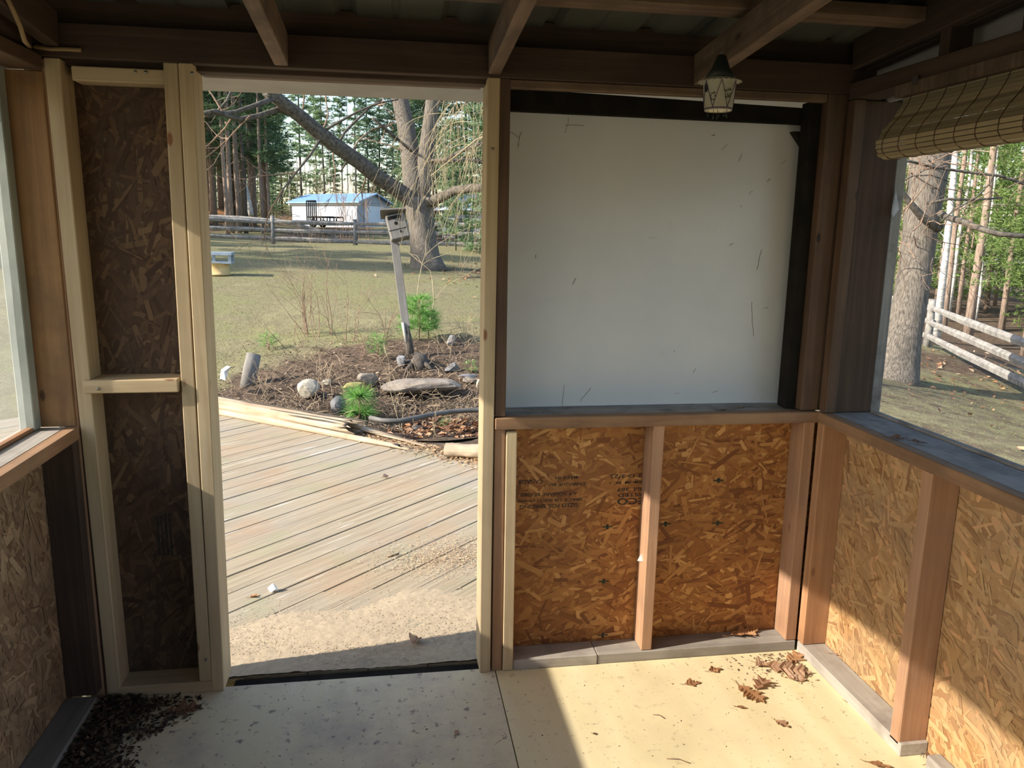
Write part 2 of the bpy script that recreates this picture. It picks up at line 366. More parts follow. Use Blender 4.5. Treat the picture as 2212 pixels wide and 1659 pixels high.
M_SPRIG = plain('green_painted_sprig', (.03,.05,.03), (.07,.09,.05), 9, .6)
M_BULB = plain('bright_cream_tin_inside', (.80,.74,.55), (.86,.80,.62), 9, .5)
M_BAM = attrmat('bamboo_slat', [(0,(.20,.16,.10)),(.5,(.30,.25,.16)),(1,(.40,.33,.21))], .6)
M_THREAD = plain('brown_blind_thread', (.06,.03,.02), (.10,.05,.035), 9, .9)

# ================================================================== THE SHED
D = 2.38                      # inner faces of the front studs
OSBY = 2.469
def stuff(o): o['kind'] = 'stuff'; return o
def osb(parent, org, u, v, n, W, H, mat, seed, dens=3200, bias=0.0, sd=0.9, thick=.011):
    u, v, n, org = Vector(u), Vector(v), Vector(n), Vector(org)
    def P(a, b, c): return org + u*a + v*b + n*c
    b = MB()
    b.add([P(0,0,0),P(W,0,0),P(W,H,0),P(0,H,0),P(0,0,-thick),P(W,0,-thick),P(W,H,-thick),P(0,H,-thick)],
          [(0,1,2,3),(7,6,5,4),(0,4,5,1),(1,5,6,2),(2,6,7,3),(3,7,4,0)], .3)
    o = b.build('osb_panel', mat, parent)
    rng = random.Random(seed); s = MB(); N = int(dens*W*H)
    cl = lambda x, m: min(max(x, 0.001), m-.001)
    for i in range(N):
        cu, cv = rng.uniform(-.02, W+.02), rng.uniform(-.02, H+.02)
        a = bias + rng.gauss(0, sd); L = rng.uniform(.03, .13)*(1 if rng.random() < .75 else .4); w_ = rng.uniform(.004, .019)*(1 if i > N*.4 else 1.5)
        if rng.random() < .07: w_ *= 1.5
        ca, sa = math.cos(a), math.sin(a); z = .0002 + .0016*i/N
        pts = []
        for (x, y) in ((-.5, rng.uniform(-.4,.1)), (-.42, -.5), (.43, rng.uniform(-.5,-.3)), (.5, rng.uniform(-.1,.4)), (.40, .5), (-.45, rng.uniform(.3,.5))):
            X = x*L; Yy = y*w_; pts.append(P(cl(cu+X*ca-Yy*sa, W), cl(cv+X*sa+Yy*ca, H), z))
        c = min(max(rng.gauss(.42, .24), 0), 1)
        if rng.random() < .08: c = rng.uniform(.75, 1)
        s.add(pts, [(0,1,2,3,4,5)], c)
    so_ = stuff(s.build('strand_layer', mat, o)); return o

floor = empty('floor', kind='structure')
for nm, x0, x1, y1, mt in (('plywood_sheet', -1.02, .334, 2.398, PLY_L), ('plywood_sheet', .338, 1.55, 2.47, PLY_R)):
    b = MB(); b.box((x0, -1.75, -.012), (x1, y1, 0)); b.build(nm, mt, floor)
b = MB()
for yy in (-1.6, -1.0, -.4, .2, .8, 1.4, 2.0): b.box((-1.0, yy, -.12), (1.5, yy+.04, -.012))
b.build('joist_set', W_GREY, floor)

wf = empty('wall_front', kind='structure')
L = lumber
# left bay
L('stud', wf, (-.946,-.906), (D, OSBY), (0, 1.90), W_PINK)
L('stud', wf, (-.902,-.862), (D-.004, OSBY-.002), (0, 1.903), W_NEW, lean=-.008, cuts=4, seed=3)
L('blocking', wf, (-.846,-.600), (D+.012, OSBY-.003), (1.850, 1.888), W_NEW)
L('blocking', wf, (-.880,-.620), (D-.016, OSBY-.004), (.985, 1.024), W_NEW)
L('stud', wf, (-.612,-.574), (D-.003, OSBY-.003), (.038, 1.905), W_NEW, lean=.016, cuts=4, seed=5)
L('stud', wf, (-.5735,-.536), (D-.006, OSBY+.02), (0, 1.905), W_NEW, lean=.020, cuts=4, seed=9)
L('bottom_plate', wf, (-.86,-.574), (D-.004, OSBY-.002), (0, .037), W_NEW)
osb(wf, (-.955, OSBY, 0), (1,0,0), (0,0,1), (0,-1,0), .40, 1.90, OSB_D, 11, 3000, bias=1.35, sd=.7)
# right jamb
L('stud', wf, (.286,.3225), (D-.006, OSBY+.02), (0, 1.905), W_NEW, lean=.004, cuts=4, seed=2)
L('stud', wf, (.3235,.3585), (D, OSBY), (.0, .846), W_OLD)
L('stud', wf, (.3235,.3585), (D, OSBY), (.887, 1.905), W_BROWN)
L('furring_strip', wf, (.3605,.3955), (D-.006, D+.034), (.001, .838), W_NEW)
L('stud', wf, (.850,.888), (D, OSBY-.002), (.038, .848), W_PINK, lean=.004)
L('stud', wf, (1.386,1.426), (D, OSBY-.002), (.038, .848), W_PINK, lean=-.004)
L('bottom_plate', wf, (.3965,.690), (D-.006, OSBY-.002), (0, .037), W_PALE)
L('bottom_plate', wf, (.692,1.425), (D-.004, OSBY-.002), (0, .037), W_PALE)
osl = osb(wf, (.36, OSBY, 0), (1,0,0), (0,0,1), (0,-1,0), 1.16, .86, OSB_R, 21, 3400, bias=0.0, sd=.75)
L('sill_edge', wf, (.324,1.428), (D-.010, D+.030), (.846, .884), W_SILLB, leany=.0)
L('sill_board', wf, (.362,1.428), (D+.0305, 2.545), (.848, .882), W_SILL)
# posts right of the white panel
L('corner_filler', wf, (1.4285,1.60), (D+.002, OSBY+.01), (.887, 1.905), W_DARK)
L('post', wf, (1.366,1.428), (D, OSBY), (.887, 1.905), W_BROWN)
L('post', wf, (1.326,1.365), (D+.035, OSBY), (.887, 1.885), W_BLACK)
# header over the front
L('header_beam', wf, (-1.0, 1.52), (D-.004, D+.036), (1.905, 1.994), W_DARK)
L('top_plate', wf, (-.955, .322), (D+.037, OSBY+.01), (1.892, 1.95), W_DARK)
L('top_trim', wf, (-.53, .285), (OSBY+.011, OSBY+.05), (1.893, 1.935), W_RAFT)
L('top_trim', wf, (.3235, 1.365), (D+.004, D+.034), (1.880, 1.904), W_RAFT)
b = MB(); b.box((-1.0, OSBY+.012, -.05), (-.57, OSBY+.030, 1.93)); b.build('siding', W_GREY, wf)
b = MB(); b.box((.33, OSBY+.012, -.05), (1.60, OSBY+.030, .846)); b.build('siding', W_GREY, wf)

# white panel in its black frame
pl = ony(1103, 560, 2.52).x; pr = ony(1714, 560, 2.52).x
wp = empty('window_panel', (0, 2.52, .88), label='large white painted board filling the opening right of the doorway', cat='panel')
zt, zb = 1.80, .886
b = MB(); b.box((pl-.05, .0, zb-.88), (1.40, .012, zt+.06-.88)); b.build('board', M_PANEL, wp)
fr = empty('window_1', (0,0,0), kind='structure')
b = MB()
a0, a1 = ony(1106, 190, 2.475), ony(1106, 238, 2.475); c0, c1 = ony(1786, 222, 2.475), ony(1740, 268, 2.475)
b.add([(.36,2.475,a0.z),(1.40,2.475,1.872),(1.40,2.475,c1.z),(.36,2.475,a1.z),(.36,2.512,a0.z),(1.40,2.512,1.872),(1.40,2.512,c1.z),(.36,2.512,a1.z)],
      [(3,2,1,0),(4,5,6,7),(0,1,5,4),(1,2,6,5),(2,3,7,6),(3,0,4,7)]); b.build('head_board', W_BLACK, fr)
xr = ony(1706, 690, 2.475).x
b = MB(); b.box((xr, 2.475, .886), (1.40, 2.512, c1.z+.004)); b.build('stile', W_BLACK, fr)
b = MB(); b.add([(xr-.045,2.473,1.80),(xr+.01,2.473,1.80),(xr+.01,2.473,1.735),(xr-.045,2.5,1.80),(xr+.01,2.5,1.80),(xr+.01,2.5,1.735)],
      [(0,1,2),(5,4,3),(0,3,4,1),(1,4,5,2),(2,5,3,0)]); b.build('corner_gusset', W_BLACK, fr)
# scratches and peeled flakes on the board
pk = MB(); rng = random.Random(8)
for (px, py, l_, a) in ((1225,272,.05,1.4),(1240,270,.06,0),(1565,318,.025,.9),(1540,292,.012,.2),(1410,514,.03,0),(1580,528,.014,.5),(1622,415,.018,.7),(1655,665,.02,0),(1215,860,.09,1.5),(1265,852,.06,.9),(1500,800,.02,1.2),(1640,560,.07,1.4),(1625,690,.12,1.7),(1157,555,.012,1.5),(1463,850,.02,0),(1545,846,.02,.2),(1240,608,.02,1),(1660,390,.012,1),(1693,350,.02,.6),(1600,340,.03,1.2),(1110,290,.04,-.6),(1122,303,.05,1.3)):
    p = ony(px, py, 2.519)
    n = 5; prev = None
    pts = [(p.x+math.cos(a)*l_*(i/n-.5)+rng.uniform(-.002,.002), 2.5192, p.z+math.sin(a)*l_*(i/n-.5)+rng.uniform(-.002,.002)) for i in range(n+1)]
    pk.tube(pts, rng.uniform(.0004, .0009), 4, .3)
pk.build('scratch_marks', plain('scratch_brown', (.12,.09,.06), (.24,.19,.14), 30), wp).matrix_parent_inverse = Matrix.Translation((0,-2.52,-.88))

# ---- right wall
XR, XO = 1.43, 1.52
wr = empty('wall_right', kind='structure')
L('stud', wr, (XR, XO), (2.338, 2.376), (.041, .848), W_ORANGE)
L('stud', wr, (XR, XO-.002), (1.800, 1.842), (.030, .848), W_PINK, lean=.0)
L('stud', wr, (XR, XO-.002), (1.02, 1.06), (.041, .848), W_PINK)
L('stud', wr, (XR, XO-.002), (.30, .34), (.041, .848), W_PINK)
L('stud', wr, (XR, XO-.002), (-.60, -.56), (.041, .848), W_PINK)
L('bottom_plate', wr, (XR, XO-.002), (1.79, 2.374), (0, .040), W_PALE)
L('bottom_plate', wr, (XR+.045, XO-.002), (-1.7, 1.74), (0, .040), W_PALE)
osb(wr, (XO, -.2, 0), (0,1,0), (0,0,1), (-1,0,0), 2.57, .86, OSB_P, 31, 2600, bias=.6, sd=.7)
osb(wr, (XO, -1.75, 0), (0,1,0), (0,0,1), (-1,0,0), 1.545, .86, OSB_P, 32, 700, bias=.6, sd=.7)
b = MB(); b.box((XO+.012, -1.75, -.05), (XO+.03, 2.48, .846)); b.build('siding', W_GREY, wr)
L('sill_edge', wr, (XR-.006, XR+.030), (-1.7, 2.372), (.848, .885), W_SILLB)
L('sill_board', wr, (XR+.0305, 1.615), (-1.7, 2.378), (.850, .884), W_SILL)
L('corner_post', wr, (XR, XR+.038), (2.336, 2.377), (.887, 1.884), W_BROWN)
L('jamb_board', wr, (XR+.039, 1.60), (2.345, 2.377), (.887, 1.884), W_DARK)
L('top_plate', wr, (XR, XO), (-1.7, 2.376), (1.886, 1.936), W_DARK)
L('post', wr, (XR, XO), (-.62, -.53), (.887, 1.884), W_DARK)
for i, yy in enumerate((1.97, 1.69, 1.60, 1.10, .5, -.2)):
    L('cripple_stud', wr, (XR+.01, XO-.01), (yy-.019, yy+.019), (1.937, 1.985+.07*(2.37-yy)), W_DARK)
b = MB(); b.add([(1.545,2.50,1.88),(1.545,-1.7,1.90),(1.545,.4,2.22),(1.545,2.50,2.05),(1.557,2.50,1.88),(1.557,-1.7,1.90),(1.557,.4,2.22),(1.557,2.50,2.05)],
      [(0,3,2,1),(4,5,6,7),(0,1,5,4),(1,2,6,5),(2,3,7,6),(3,0,4,7)]); b.build('gable_board', plain('pale_grey_metal_board', (.34,.33,.35), (.42,.41,.43), 5, .6), wr)
w2 = empty('window_2', kind='structure')
L('side_frame', w2, (1.602, 1.640), (2.352, 2.385), (.86, 1.90), W_SILL)
L('side_frame', w2, (1.625, 1.655), (2.386, 2.41), (.86, 1.90), W_PALE)
L('bottom_frame', w2, (1.602, 1.625), (-1.7, 2.351), (.872, .890), W_SILL)
# torn plastic on the right window
tf = MB(); tp = [(1938,330),(1912,345),(1905,395),(1915,440),(1930,470),(1942,452),(1935,410),(1925,380)]
pts = [onx(px, py, 1.600) for px, py in tp]; cen = sum(pts, Vector())/len(pts) + Vector((.012,0,0))
tf.add(pts+[cen], [(i, (i+1) % len(pts), len(pts)) for i in range(len(pts))], .5)
tag(tf.build('plastic_scrap', M_TAPE), 'torn scrap of cloudy plastic clinging to the right window frame', 'plastic scrap')

# ---- left wall
XL, XLO = -.91, -1.0
wl = empty('wall_left', kind='structure')
L('stud', wl, (XLO, XL), (2.335, 2.377), (.041, .848), W_DARK)
L('stud', wl, (XLO, XL), (1.72, 1.76), (.041, .848), W_OLD)
L('stud', wl, (XLO, XL), (1.0, 1.04), (.041, .848), W_OLD)
L('bottom_plate', wl, (XLO, XL), (-1.7, 2.334), (0, .038), W_GREY)
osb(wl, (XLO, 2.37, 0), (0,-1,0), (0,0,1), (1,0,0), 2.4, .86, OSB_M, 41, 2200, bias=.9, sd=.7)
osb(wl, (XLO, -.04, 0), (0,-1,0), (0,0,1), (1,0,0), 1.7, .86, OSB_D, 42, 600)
b = MB(); b.box((XLO-.03, -1.75, -.05), (XLO-.012, 2.48, .846)); b.build('siding', W_GREY, wl)
L('sill_edge', wl, (XL-.030, XL+.006), (-1.7, 2.374), (.848, .885), W_SILLB)
L('sill_board', wl, (-1.06, XL-.0305), (-1.7, 2.377), (.850, .884), W_PALE)
L('jamb_board', wl, (-1.06, -.912), (2.373, 2.41), (.886, 1.868), W_FIR)
L('top_plate', wl, (XLO, XL), (-1.7, 2.376), (1.870, 1.908), W_BROWN)
L('top_beam', wl, (XLO+.01, XL-.02), (-1.7, 2.374), (1.910, 2.0), W_DARK)
L('post', wl, (XLO, XL), (-.62, -.53), (.886, 1.868), W_OLD)
w3 = empty('window_3', kind='structure')
L('side_frame', w3, (-1.045, -1.004), (2.33, 2.372), (.886, 1.868), W_WPAINT if False else M_WPAINT)
L('bottom_bead', w3, (-1.030, -1.008), (-1.7, 2.33), (.886, .896), W_ORANGE)
L('top_frame', w3, (-1.045, -1.004), (-1.7, 2.33), (1.83, 1.868), M_WPAINT)
fm = MB(); ny, nz = 40, 14; rng = random.Random(4)
fv = [[(-1.026+.006*math.sin(i*.8)*math.sin(j*.9+i*.3)+rng.uniform(-.001,.001), 2.33-3.9*i/ny, .886+.95*j/nz) for j in range(nz+1)] for i in range(ny+1)]
o_ = len(fm.v); fl = [p for r_ in fv for p in r_]
fm.add(fl, [(i*(nz+1)+j, i*(nz+1)+j+1, (i+1)*(nz+1)+j+1, (i+1)*(nz+1)+j) for i in range(ny) for j in range(nz)], .5, True)
fm.build('plastic_pane', M_FILM, w3)

# ---- back wall (behind the viewer): knee wall and open windows like the others
wb = empty('wall_back', kind='structure')
b = MB(); b.box((-1.0, -1.75, 0), (1.52, -1.72, .86)); b.build('sheathing', W_GREY, wb)
L('sill_board', wb, (-1.0, 1.52), (-1.76, -1.66), (.86, .895), W_SILL)
for xx in (-1.0, -.1, .7, 1.43): L('post', wb, (xx, xx+.08), (-1.75, -1.67), (.896, 1.87), W_OLD)
L('top_plate', wb, (-1.0, 1.52), (-1.75, -1.67), (1.871, 1.95), W_DARK)

# ---- ceiling: rafters, purlins, ribbed sheets
ce = empty('ceiling', kind='structure')
SL = .085; RY = .35
def raf(name, x0, x1, zb, h, mat, y0=D-.006, slope=SL, y1=RY):
    b = MB(); z1 = zb + slope*(y0-y1)
    L_ = math.hypot(y0-y1, z1-zb)
    b.box((x0, 0, 0), (x1, L_, h))
    ob = lumber(name, ce, (x0, x1), (0, L_), (0, h), mat)
    me = ob.data; ob.rotation_euler = (0,0,0); 
    ang = math.atan2(z1-zb, y0-y1)
    cen = Vector(((x0+x1)/2, (y0+y1)/2, (zb+z1)/2 + h/2))
    ob.location = cen; ob.rotation_euler = (R(90)-ang if False else R(-90)-ang, 0, 0)
    return ob
raf('rafter', -.309, -.271, 1.908, .089, W_RAFT)
raf('rafter', .291, .327, 1.912, .089, W_RAFT)
raf('rafter', .915, .953, 1.908, .089, W_RAFT)
raf('rafter', -.90, -.862, 1.93, .089, W_DARK)
raf('rafter', XR-.002, XR+.040, 1.975, .095, W_DARK, slope=.07)
raf('rafter', 1.475, 1.513, 1.975, .095, W_DARK, slope=.07)
def roofz(Y): return 2.062 + SL*(D-Y) if Y > RY else 2.062 + SL*(D-RY) - SL*(RY-Y)
L('closure_strip', ce, (-1.0, 1.52), (D+.037, D+.062), (1.96, 2.074), W_DARK)
for yy in (2.085, 1.30, .45):
    L('purlin', ce, (-1.25, 1.85), (yy-.045, yy+.045), (roofz(yy)-.048, roofz(yy)-.012), W_RAFT)
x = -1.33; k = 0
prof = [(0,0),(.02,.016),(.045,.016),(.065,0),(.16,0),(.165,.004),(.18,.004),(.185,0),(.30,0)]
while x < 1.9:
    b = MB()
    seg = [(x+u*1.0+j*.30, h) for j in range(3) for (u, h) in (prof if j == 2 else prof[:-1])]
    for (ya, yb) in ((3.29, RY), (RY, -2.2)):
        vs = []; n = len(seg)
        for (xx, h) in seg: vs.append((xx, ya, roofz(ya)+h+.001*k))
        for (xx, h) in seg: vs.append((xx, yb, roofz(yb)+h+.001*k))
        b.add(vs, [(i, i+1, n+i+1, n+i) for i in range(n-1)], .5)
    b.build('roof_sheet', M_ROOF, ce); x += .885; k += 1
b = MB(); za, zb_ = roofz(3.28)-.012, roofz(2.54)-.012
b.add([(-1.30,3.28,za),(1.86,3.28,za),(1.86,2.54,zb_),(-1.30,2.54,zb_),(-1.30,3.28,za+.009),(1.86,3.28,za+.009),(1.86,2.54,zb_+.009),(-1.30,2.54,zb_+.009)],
      [(3,2,1,0),(4,5,6,7),(0,1,5,4),(1,2,6,5),(2,3,7,6),(3,0,4,7)]); b.build('lit_eave_underside', M_EAVELIT, ce)  # added board: paler than the sheets to show their lit underside at the eave
def barge(x0, x1):
    b = MB()
    for (ya, yb) in ((3.28, RY), (RY, -2.19)):
        za, zb_ = roofz(ya)-.003, roofz(yb)-.003
        h = .145
        b.add([(x0,ya,za-h),(x1,ya,za-h),(x1,yb,zb_-h),(x0,yb,zb_-h),(x0,ya,za),(x1,ya,za),(x1,yb,zb_),(x0,yb,zb_)],
              [(3,2,1,0),(4,5,6,7),(0,1,5,4),(1,2,6,5),(2,3,7,6),(3,0,4,7)])
    b.build('barge_board', W_GREY, ce)
barge(-1.325, -1.303); barge(1.86, 1.885)

# ---- printed mill stamp, upside down on the lower right panel
def text(body, size, mat, parent, px, py, wpx, Y, flip=True, name='printed_text', bold=.0):
    cu = bpy.data.curves.new(name, 'FONT'); cu.body = body; cu.size = 1.0; cu.align_x = 'CENTER'; cu.align_y = 'CENTER'; cu.offset = bold
    ob = bpy.data.objects.new(name, cu); COL.objects.link(ob); bpy.context.view_layer.update()
    me = bpy.data.meshes.new_from_object(ob.evaluated_get(bpy.context.evaluated_depsgraph_get()))
    bpy.data.objects.remove(ob)
    xs = [v.co.x for v in me.vertices]; ys = [v.co.y for v in me.vertices]
    W_ = max(xs)-min(xs); H_ = max(ys)-min(ys); cx_, cy_ = (max(xs)+min(xs))/2, (max(ys)+min(ys))/2
    c = ony(px, py, Y); ww = (ony(px+wpx/2, py, Y)-ony(px-wpx/2, py, Y)).x; hh = size
    for v in me.vertices:
        a, d = (v.co.x-cx_)*ww/W_, (v.co.y-cy_)*hh/H_
        if flip: a, d = -a, -d
        v.co = Vector((c.x+a, Y, c.z+d))
    return link(name, me, mat, parent)
TY = OSBY-.0021
pc = .00148
for body, h, px, py, wpx in (('SIZED FOR SPACING', 9, 1186, 1093, 126), ('SPACE 1/8 INCH (3mm)', 9, 1189, 1080, 138), ('AT SQUARE EDGES', 9, 1186, 1067, 122),
                             ('FABRIQUE AU', 8, 1225, 1046, 78), ('MADE IN', 7, 1224, 1032, 48), ('CANADA', 10, 1146, 1041, 54)):
    text(body, h*pc, INK, osl, px, py, wpx, TY, bold=.012)
for body, h, px, py, wpx in (('ECO', 16, 1362, 1083, 56), ('TESTED', 8, 1368, 1069, 66), ('MILL 387', 8, 1366, 1057, 66), ('MINIMUM  BC', 6, 1366, 1042, 80), ('O1 O 3/22', 9, 1360, 1028, 84)):
    text(body, h*pc, INK, osl, px, py, wpx, TY, bold=.016)
for (px, py) in ((1312,1138),(1550,1130),(1438,1132),(1302,1372),(1304,1256),(1552,1038)):
    text('+', .018, INKG, osl, px, py, 22, TY, bold=.02)
# dim stamps on the tall left panel
lp = [o for o in wf.children if o.name.startswith('osb_panel')][0]
for i in range(4):
    p0, p1 = ony(338+i*9, 1110, TY), ony(340+i*9, 1200, TY)
    b = MB(); b.box((p0.x-.003, TY-.0004, p1.z), (p0.x+.004, TY, p0.z+rng.uniform(-.02,.02))); b.build('ink_bar', INK, lp)

# ---- screws
b = MB(); b.lathe([(.0006,.0028),(.004,.0022),(.0045,0)], 10)
scm = b.mesh('screw')
for (px, py, Y) in ((237+78,156,D+.010),(293,155,D-.008),(446,1425,D-.006),(415,158,D-.008),(212,840,D-.018),(1064,322,D-.008)):
    p = ony(px, py, Y); link('screw', scm, M_STEEL, wf, p, (R(90),0,0))

# ---- loose cable in the top left corner
pts = [onx(6, -22, -.852), onx(28, 22, -.852), onx(44, 58, -.850), onx(53, 88, -.850), ony(64, 101, 2.366), ony(78, 101, 2.366), ony(110, 106, 2.366), ony(140, 106, 2.368), ony(175, 108, 2.369)]
b = MB(); b.tube(pts, .0055, 10)
tag(b.build('cable', M_CORD), 'tan cable looping along the dark beam in the top left corner', 'cable')

# ================================================================== THINGS IN THE SHED
# ---- rolled bamboo blind on the right window
bl = empty('bamboo_blind', (1.425, 2.125, 1.69), label='rolled-up bamboo slat blind hanging in the right-hand window', cat='blind')
prof = [(1.452,1.872),(1.440,1.835),(1.420,1.800),(1.392,1.768),(1.374,1.738),(1.372,1.712),(1.384,1.694),(1.405,1.686),(1.430,1.688),(1.450,1.700),(1.462,1.725),(1.464,1.765),(1.462,1.82),(1.462,1.87)]
prof = [(a-1.42, c-1.69) for a, c in prof]
dense = []
for (a, c), (a2, c2) in zip(prof[:-1], prof[1:]):
    n = max(1, int(round(math.hypot(a2-a, c2-c)/.0022)))
    dense += [(a+(a2-a)*i/n, c+(c2-c)*i/n) for i in range(n)]
rng = random.Random(12); YL = 2.75; slm = []
for i in range(3):
    b = MB(); b.box((-.0055, -YL, -.0011), (.0055, 0, .0011), .25+.3*i); slm.append(b.mesh('slat'))
k = 0
while k < len(dense)-5:
    a, c = dense[k+2]; a0, c0 = dense[k]; a1, c1 = dense[k+4]
    ang = math.atan2(c1-c0, a1-a0)
    link('slat', slm[rng.randrange(3)], M_BAM, bl, (a, rng.uniform(-.004,.004), c), (0, -ang, 0)); k += 6
for j in range(38):
    yy = -.03-j*.072; path = [(a*1.0 + (0), yy, c) for a, c in dense[::6]]
    off = []
    for q, (a, yq, c) in enumerate(path):
        p0, p1 = path[max(q-1,0)], path[min(q+1,len(path)-1)]
        t = Vector((p1[0]-p0[0], 0, p1[2]-p0[2])).normalized(); nrm = Vector((t.z, 0, -t.x))
        sg = 1 if nrm.dot(Vector((a-.0, 0, c-.07))) > 0 else -1; off.append(Vector((a, yq, c)) + nrm*sg*.0022)
    b = MB(); b.tube(off, .0011, 4, .5, False); b.build('thread', M_THREAD, bl)
    if j == 9:
        b = MB(); b.tube([p+Vector((-.004,0.012,0)) for p in off], .0022, 5, .5, False); b.build('pull_cord', M_THREAD, bl)
b = MB(); b.box((.0, -.62, .165), (.045, .01, .198)); b.build('head_rail', W_RAFT, bl)
b = MB(); b.box((.004, -2.75, .160), (.045, -.63, .190)); b.build('head_rail', W_RAFT, bl)
b = MB(); b.box((-.004, -.66, .160), (.0, -.61, .205)); b.build('bracket', M_STEEL, bl)
b = MB(); b.box((-.004, -.09, .185), (.0, -.07, .21)); b.build('bracket', M_STEEL, bl)

# ---- little tin birdhouse hung from the rafter
YB = 2.02
pb = ony(1551, 240, YB); pt = ony(1552, 172, YB); hgt = pt.z-pb.z
rb = (ony(1579,240,YB).x-ony(1524,240,YB).x)/2; rt = (ony(1586,180,YB).x-ony(1518,180,YB).x)/2; rr = (ony(1600,178,YB).x-ony(1509,178,YB).x)/2
th = empty('tin_birdhouse', pb, label='small cream tin birdhouse with scalloped rim hanging from a rafter', cat='birdhouse')
b = MB(); b.lathe([(rb,0),(rb+.2*(rt-rb),hgt*.2),(rb+.8*(rt-rb),hgt*.8),(rt,hgt)], 36, cap=False); b.build('body', M_TIN, th)
b = MB(); n = 48; vs = []
for k in range(n):
    a = 2*math.pi*k/n; vs.append((rt*.98*math.cos(a), rt*.98*math.sin(a), hgt*.985))
for k in range(n):
    a = 2*math.pi*k/n; r_ = rr*(1.0 if k % 2 else .93); vs.append((r_*math.cos(a), r_*math.sin(a), hgt*(.90 if k % 2 else .94)))
b.add(vs, [(k, (k+1)%n, n+(k+1)%n, n+k) for k in range(n)], .5, True); b.build('scalloped_rim', M_TIN, th)
ztop = roofz(YB)-.06-pb.z
b = MB(); b.lathe([(rt*.97,hgt*.985),(rt*.55,hgt*1.35),(.012,hgt*1.75),(.003,hgt*1.8)], 30); b.build('cone_roof', M_TINR, th)
b = MB(); b.tube([(0,0,hgt*1.75),(0,0,hgt*1.9),(.01,0,1.93-pb.z)], .0015, 6); b.build('hanging_wire', M_STEEL, th)
b = MB(); b.lathe([(rb*.97,.002),(rb*.9,.004),(.001,.006)], 30, cap=False); b.build('underside', M_BULB, th)
b = MB(); b.lathe([(rb*1.012,.003),(rb*1.02,.007)], 36, cap=False); b.build('violet_band', M_PURPLE, th)
def onbody(a, z, out=.0008):
    r_ = rb+(rt-rb)*z/hgt+out; return Vector((r_*math.cos(a), r_*math.sin(a), z))
av = math.atan2(-pb.y, -pb.x)
for s0 in range(6):
    for sg in (-1, 1):
        a0 = av + .12 + s0*math.pi/3; b = MB()
        b.tube([onbody(a0+sg*t*math.pi/6, hgt*(.93-.86*t)) for t in [i/8 for i in range(9)]], .0008, 4, .5, False); b.build('diamond_line', M_PURPLE, th)
b = MB(); ah = av-.95
b.add([onbody(ah+.16*math.cos(t)*1.2, hgt*.70+.0105*math.sin(t), .0012) for t in [2*math.pi*i/20 for i in range(20)]], [tuple(range(20))]); b.build('entry_hole', plain('dark_hole', (.002,.002,.002), (.003,.003,.003)), th)
rng = random.Random(3)
for (ac, zc, m_) in ((av-.42, .42, 9), (av+.55, .50, 12)):
    b = MB()
    for i in range(m_):
        a = ac+rng.uniform(-.25,.25); z = hgt*(zc+rng.uniform(-.13,.13)); r_ = rng.uniform(.002,.0035)
        c = onbody(a, z, .001); u = Vector((-math.sin(a), math.cos(a), 0)); q = rng.uniform(0, 3)
        b.add([c+(u*math.cos(q+t)+Vector((0,0,1))*math.sin(q+t)*1.0)*r_*(1.3 if j % 2 else .6) for j, t in enumerate([2*math.pi*i2/6 for i2 in range(6)])], [tuple(range(6))])
    b.build('painted_sprig', M_SPRIG, th)
for i in range(8):
    a = 2*math.pi*i/8+.3; r_ = rb*rng.uniform(.4,.95); z = -rng.uniform(.008,.02); b = MB()
    b.tube([(r_*math.cos(a), r_*math.sin(a), .004),(r_*math.cos(a), r_*math.sin(a), z)], .0006, 4)
    b.lathe([(.0005,-.004),(.0022,-.0015),(.0012,.002),(.0004,.004)], 8, cen=(r_*math.cos(a), r_*math.sin(a), z)); b.build('bead_drop', M_TINR, th)

# ---- leaves
def leaf_mesh(name, Ln, Wd, seed, curl=.3, lob=4, val=.6, stem=True):
    rng = random.Random(seed); b = MB(); n = max(10, lob*5+2); L_, Rr, Mi = [], [], []
    for i in range(n+1):
        t = i/n; env = math.sin(math.pi*min(1, t*1.02)**.8)*(.75+.25*t)
        lobe = .70+.30*math.sin(t*(lob-.5)*2*math.pi-1.2) if lob else .8
        w_ = max(.02, env*lobe)*Wd/2
        tw = curl*math.sin(t*3+seed)
        zz = curl*Ln*.25*(t-.45)**2*2 + rng.uniform(-.003,.003)*Ln/.1
        Mi.append((t*Ln, 0, zz))
        sk = .9*w_
        Rr.append((t*Ln+sk*(.5 if lob else 0), w_*(1-.25*curl), zz+abs(curl)*w_*(.8+.4*math.sin(5*t+seed))+tw*w_*.4))
        L_.append((t*Ln+sk*(.5 if lob else 0), -w_*(1-.25*curl), zz+abs(curl)*w_*(.8+.4*math.cos(4*t+seed))-tw*w_*.4))
    vs = L_+Mi+Rr; m = n+1
    for i in range(n):
        b.add([vs[i], vs[i+1], vs[m+i+1], vs[m+i]], [(0,1,2,3)], min(1, max(0, val+rng.uniform(-.08,.08))), True)
        b.add([vs[m+i], vs[m+i+1], vs[2*m+i+1], vs[2*m+i]], [(0,1,2,3)], min(1, max(0, val+rng.uniform(-.08,.08))), True)
    if stem: b.tube([(-Ln*.28, .01*Ln, .03*Ln+.002), (-.1*Ln, 0, .01*Ln), (0,0,Mi[0][2])], .0008, 5, val*.7)
    zmin = min(v[2] for v in b.v); b.v = [(p[0], p[1], p[2]-zmin+.0004) for p in b.v]
    return b.mesh(name)
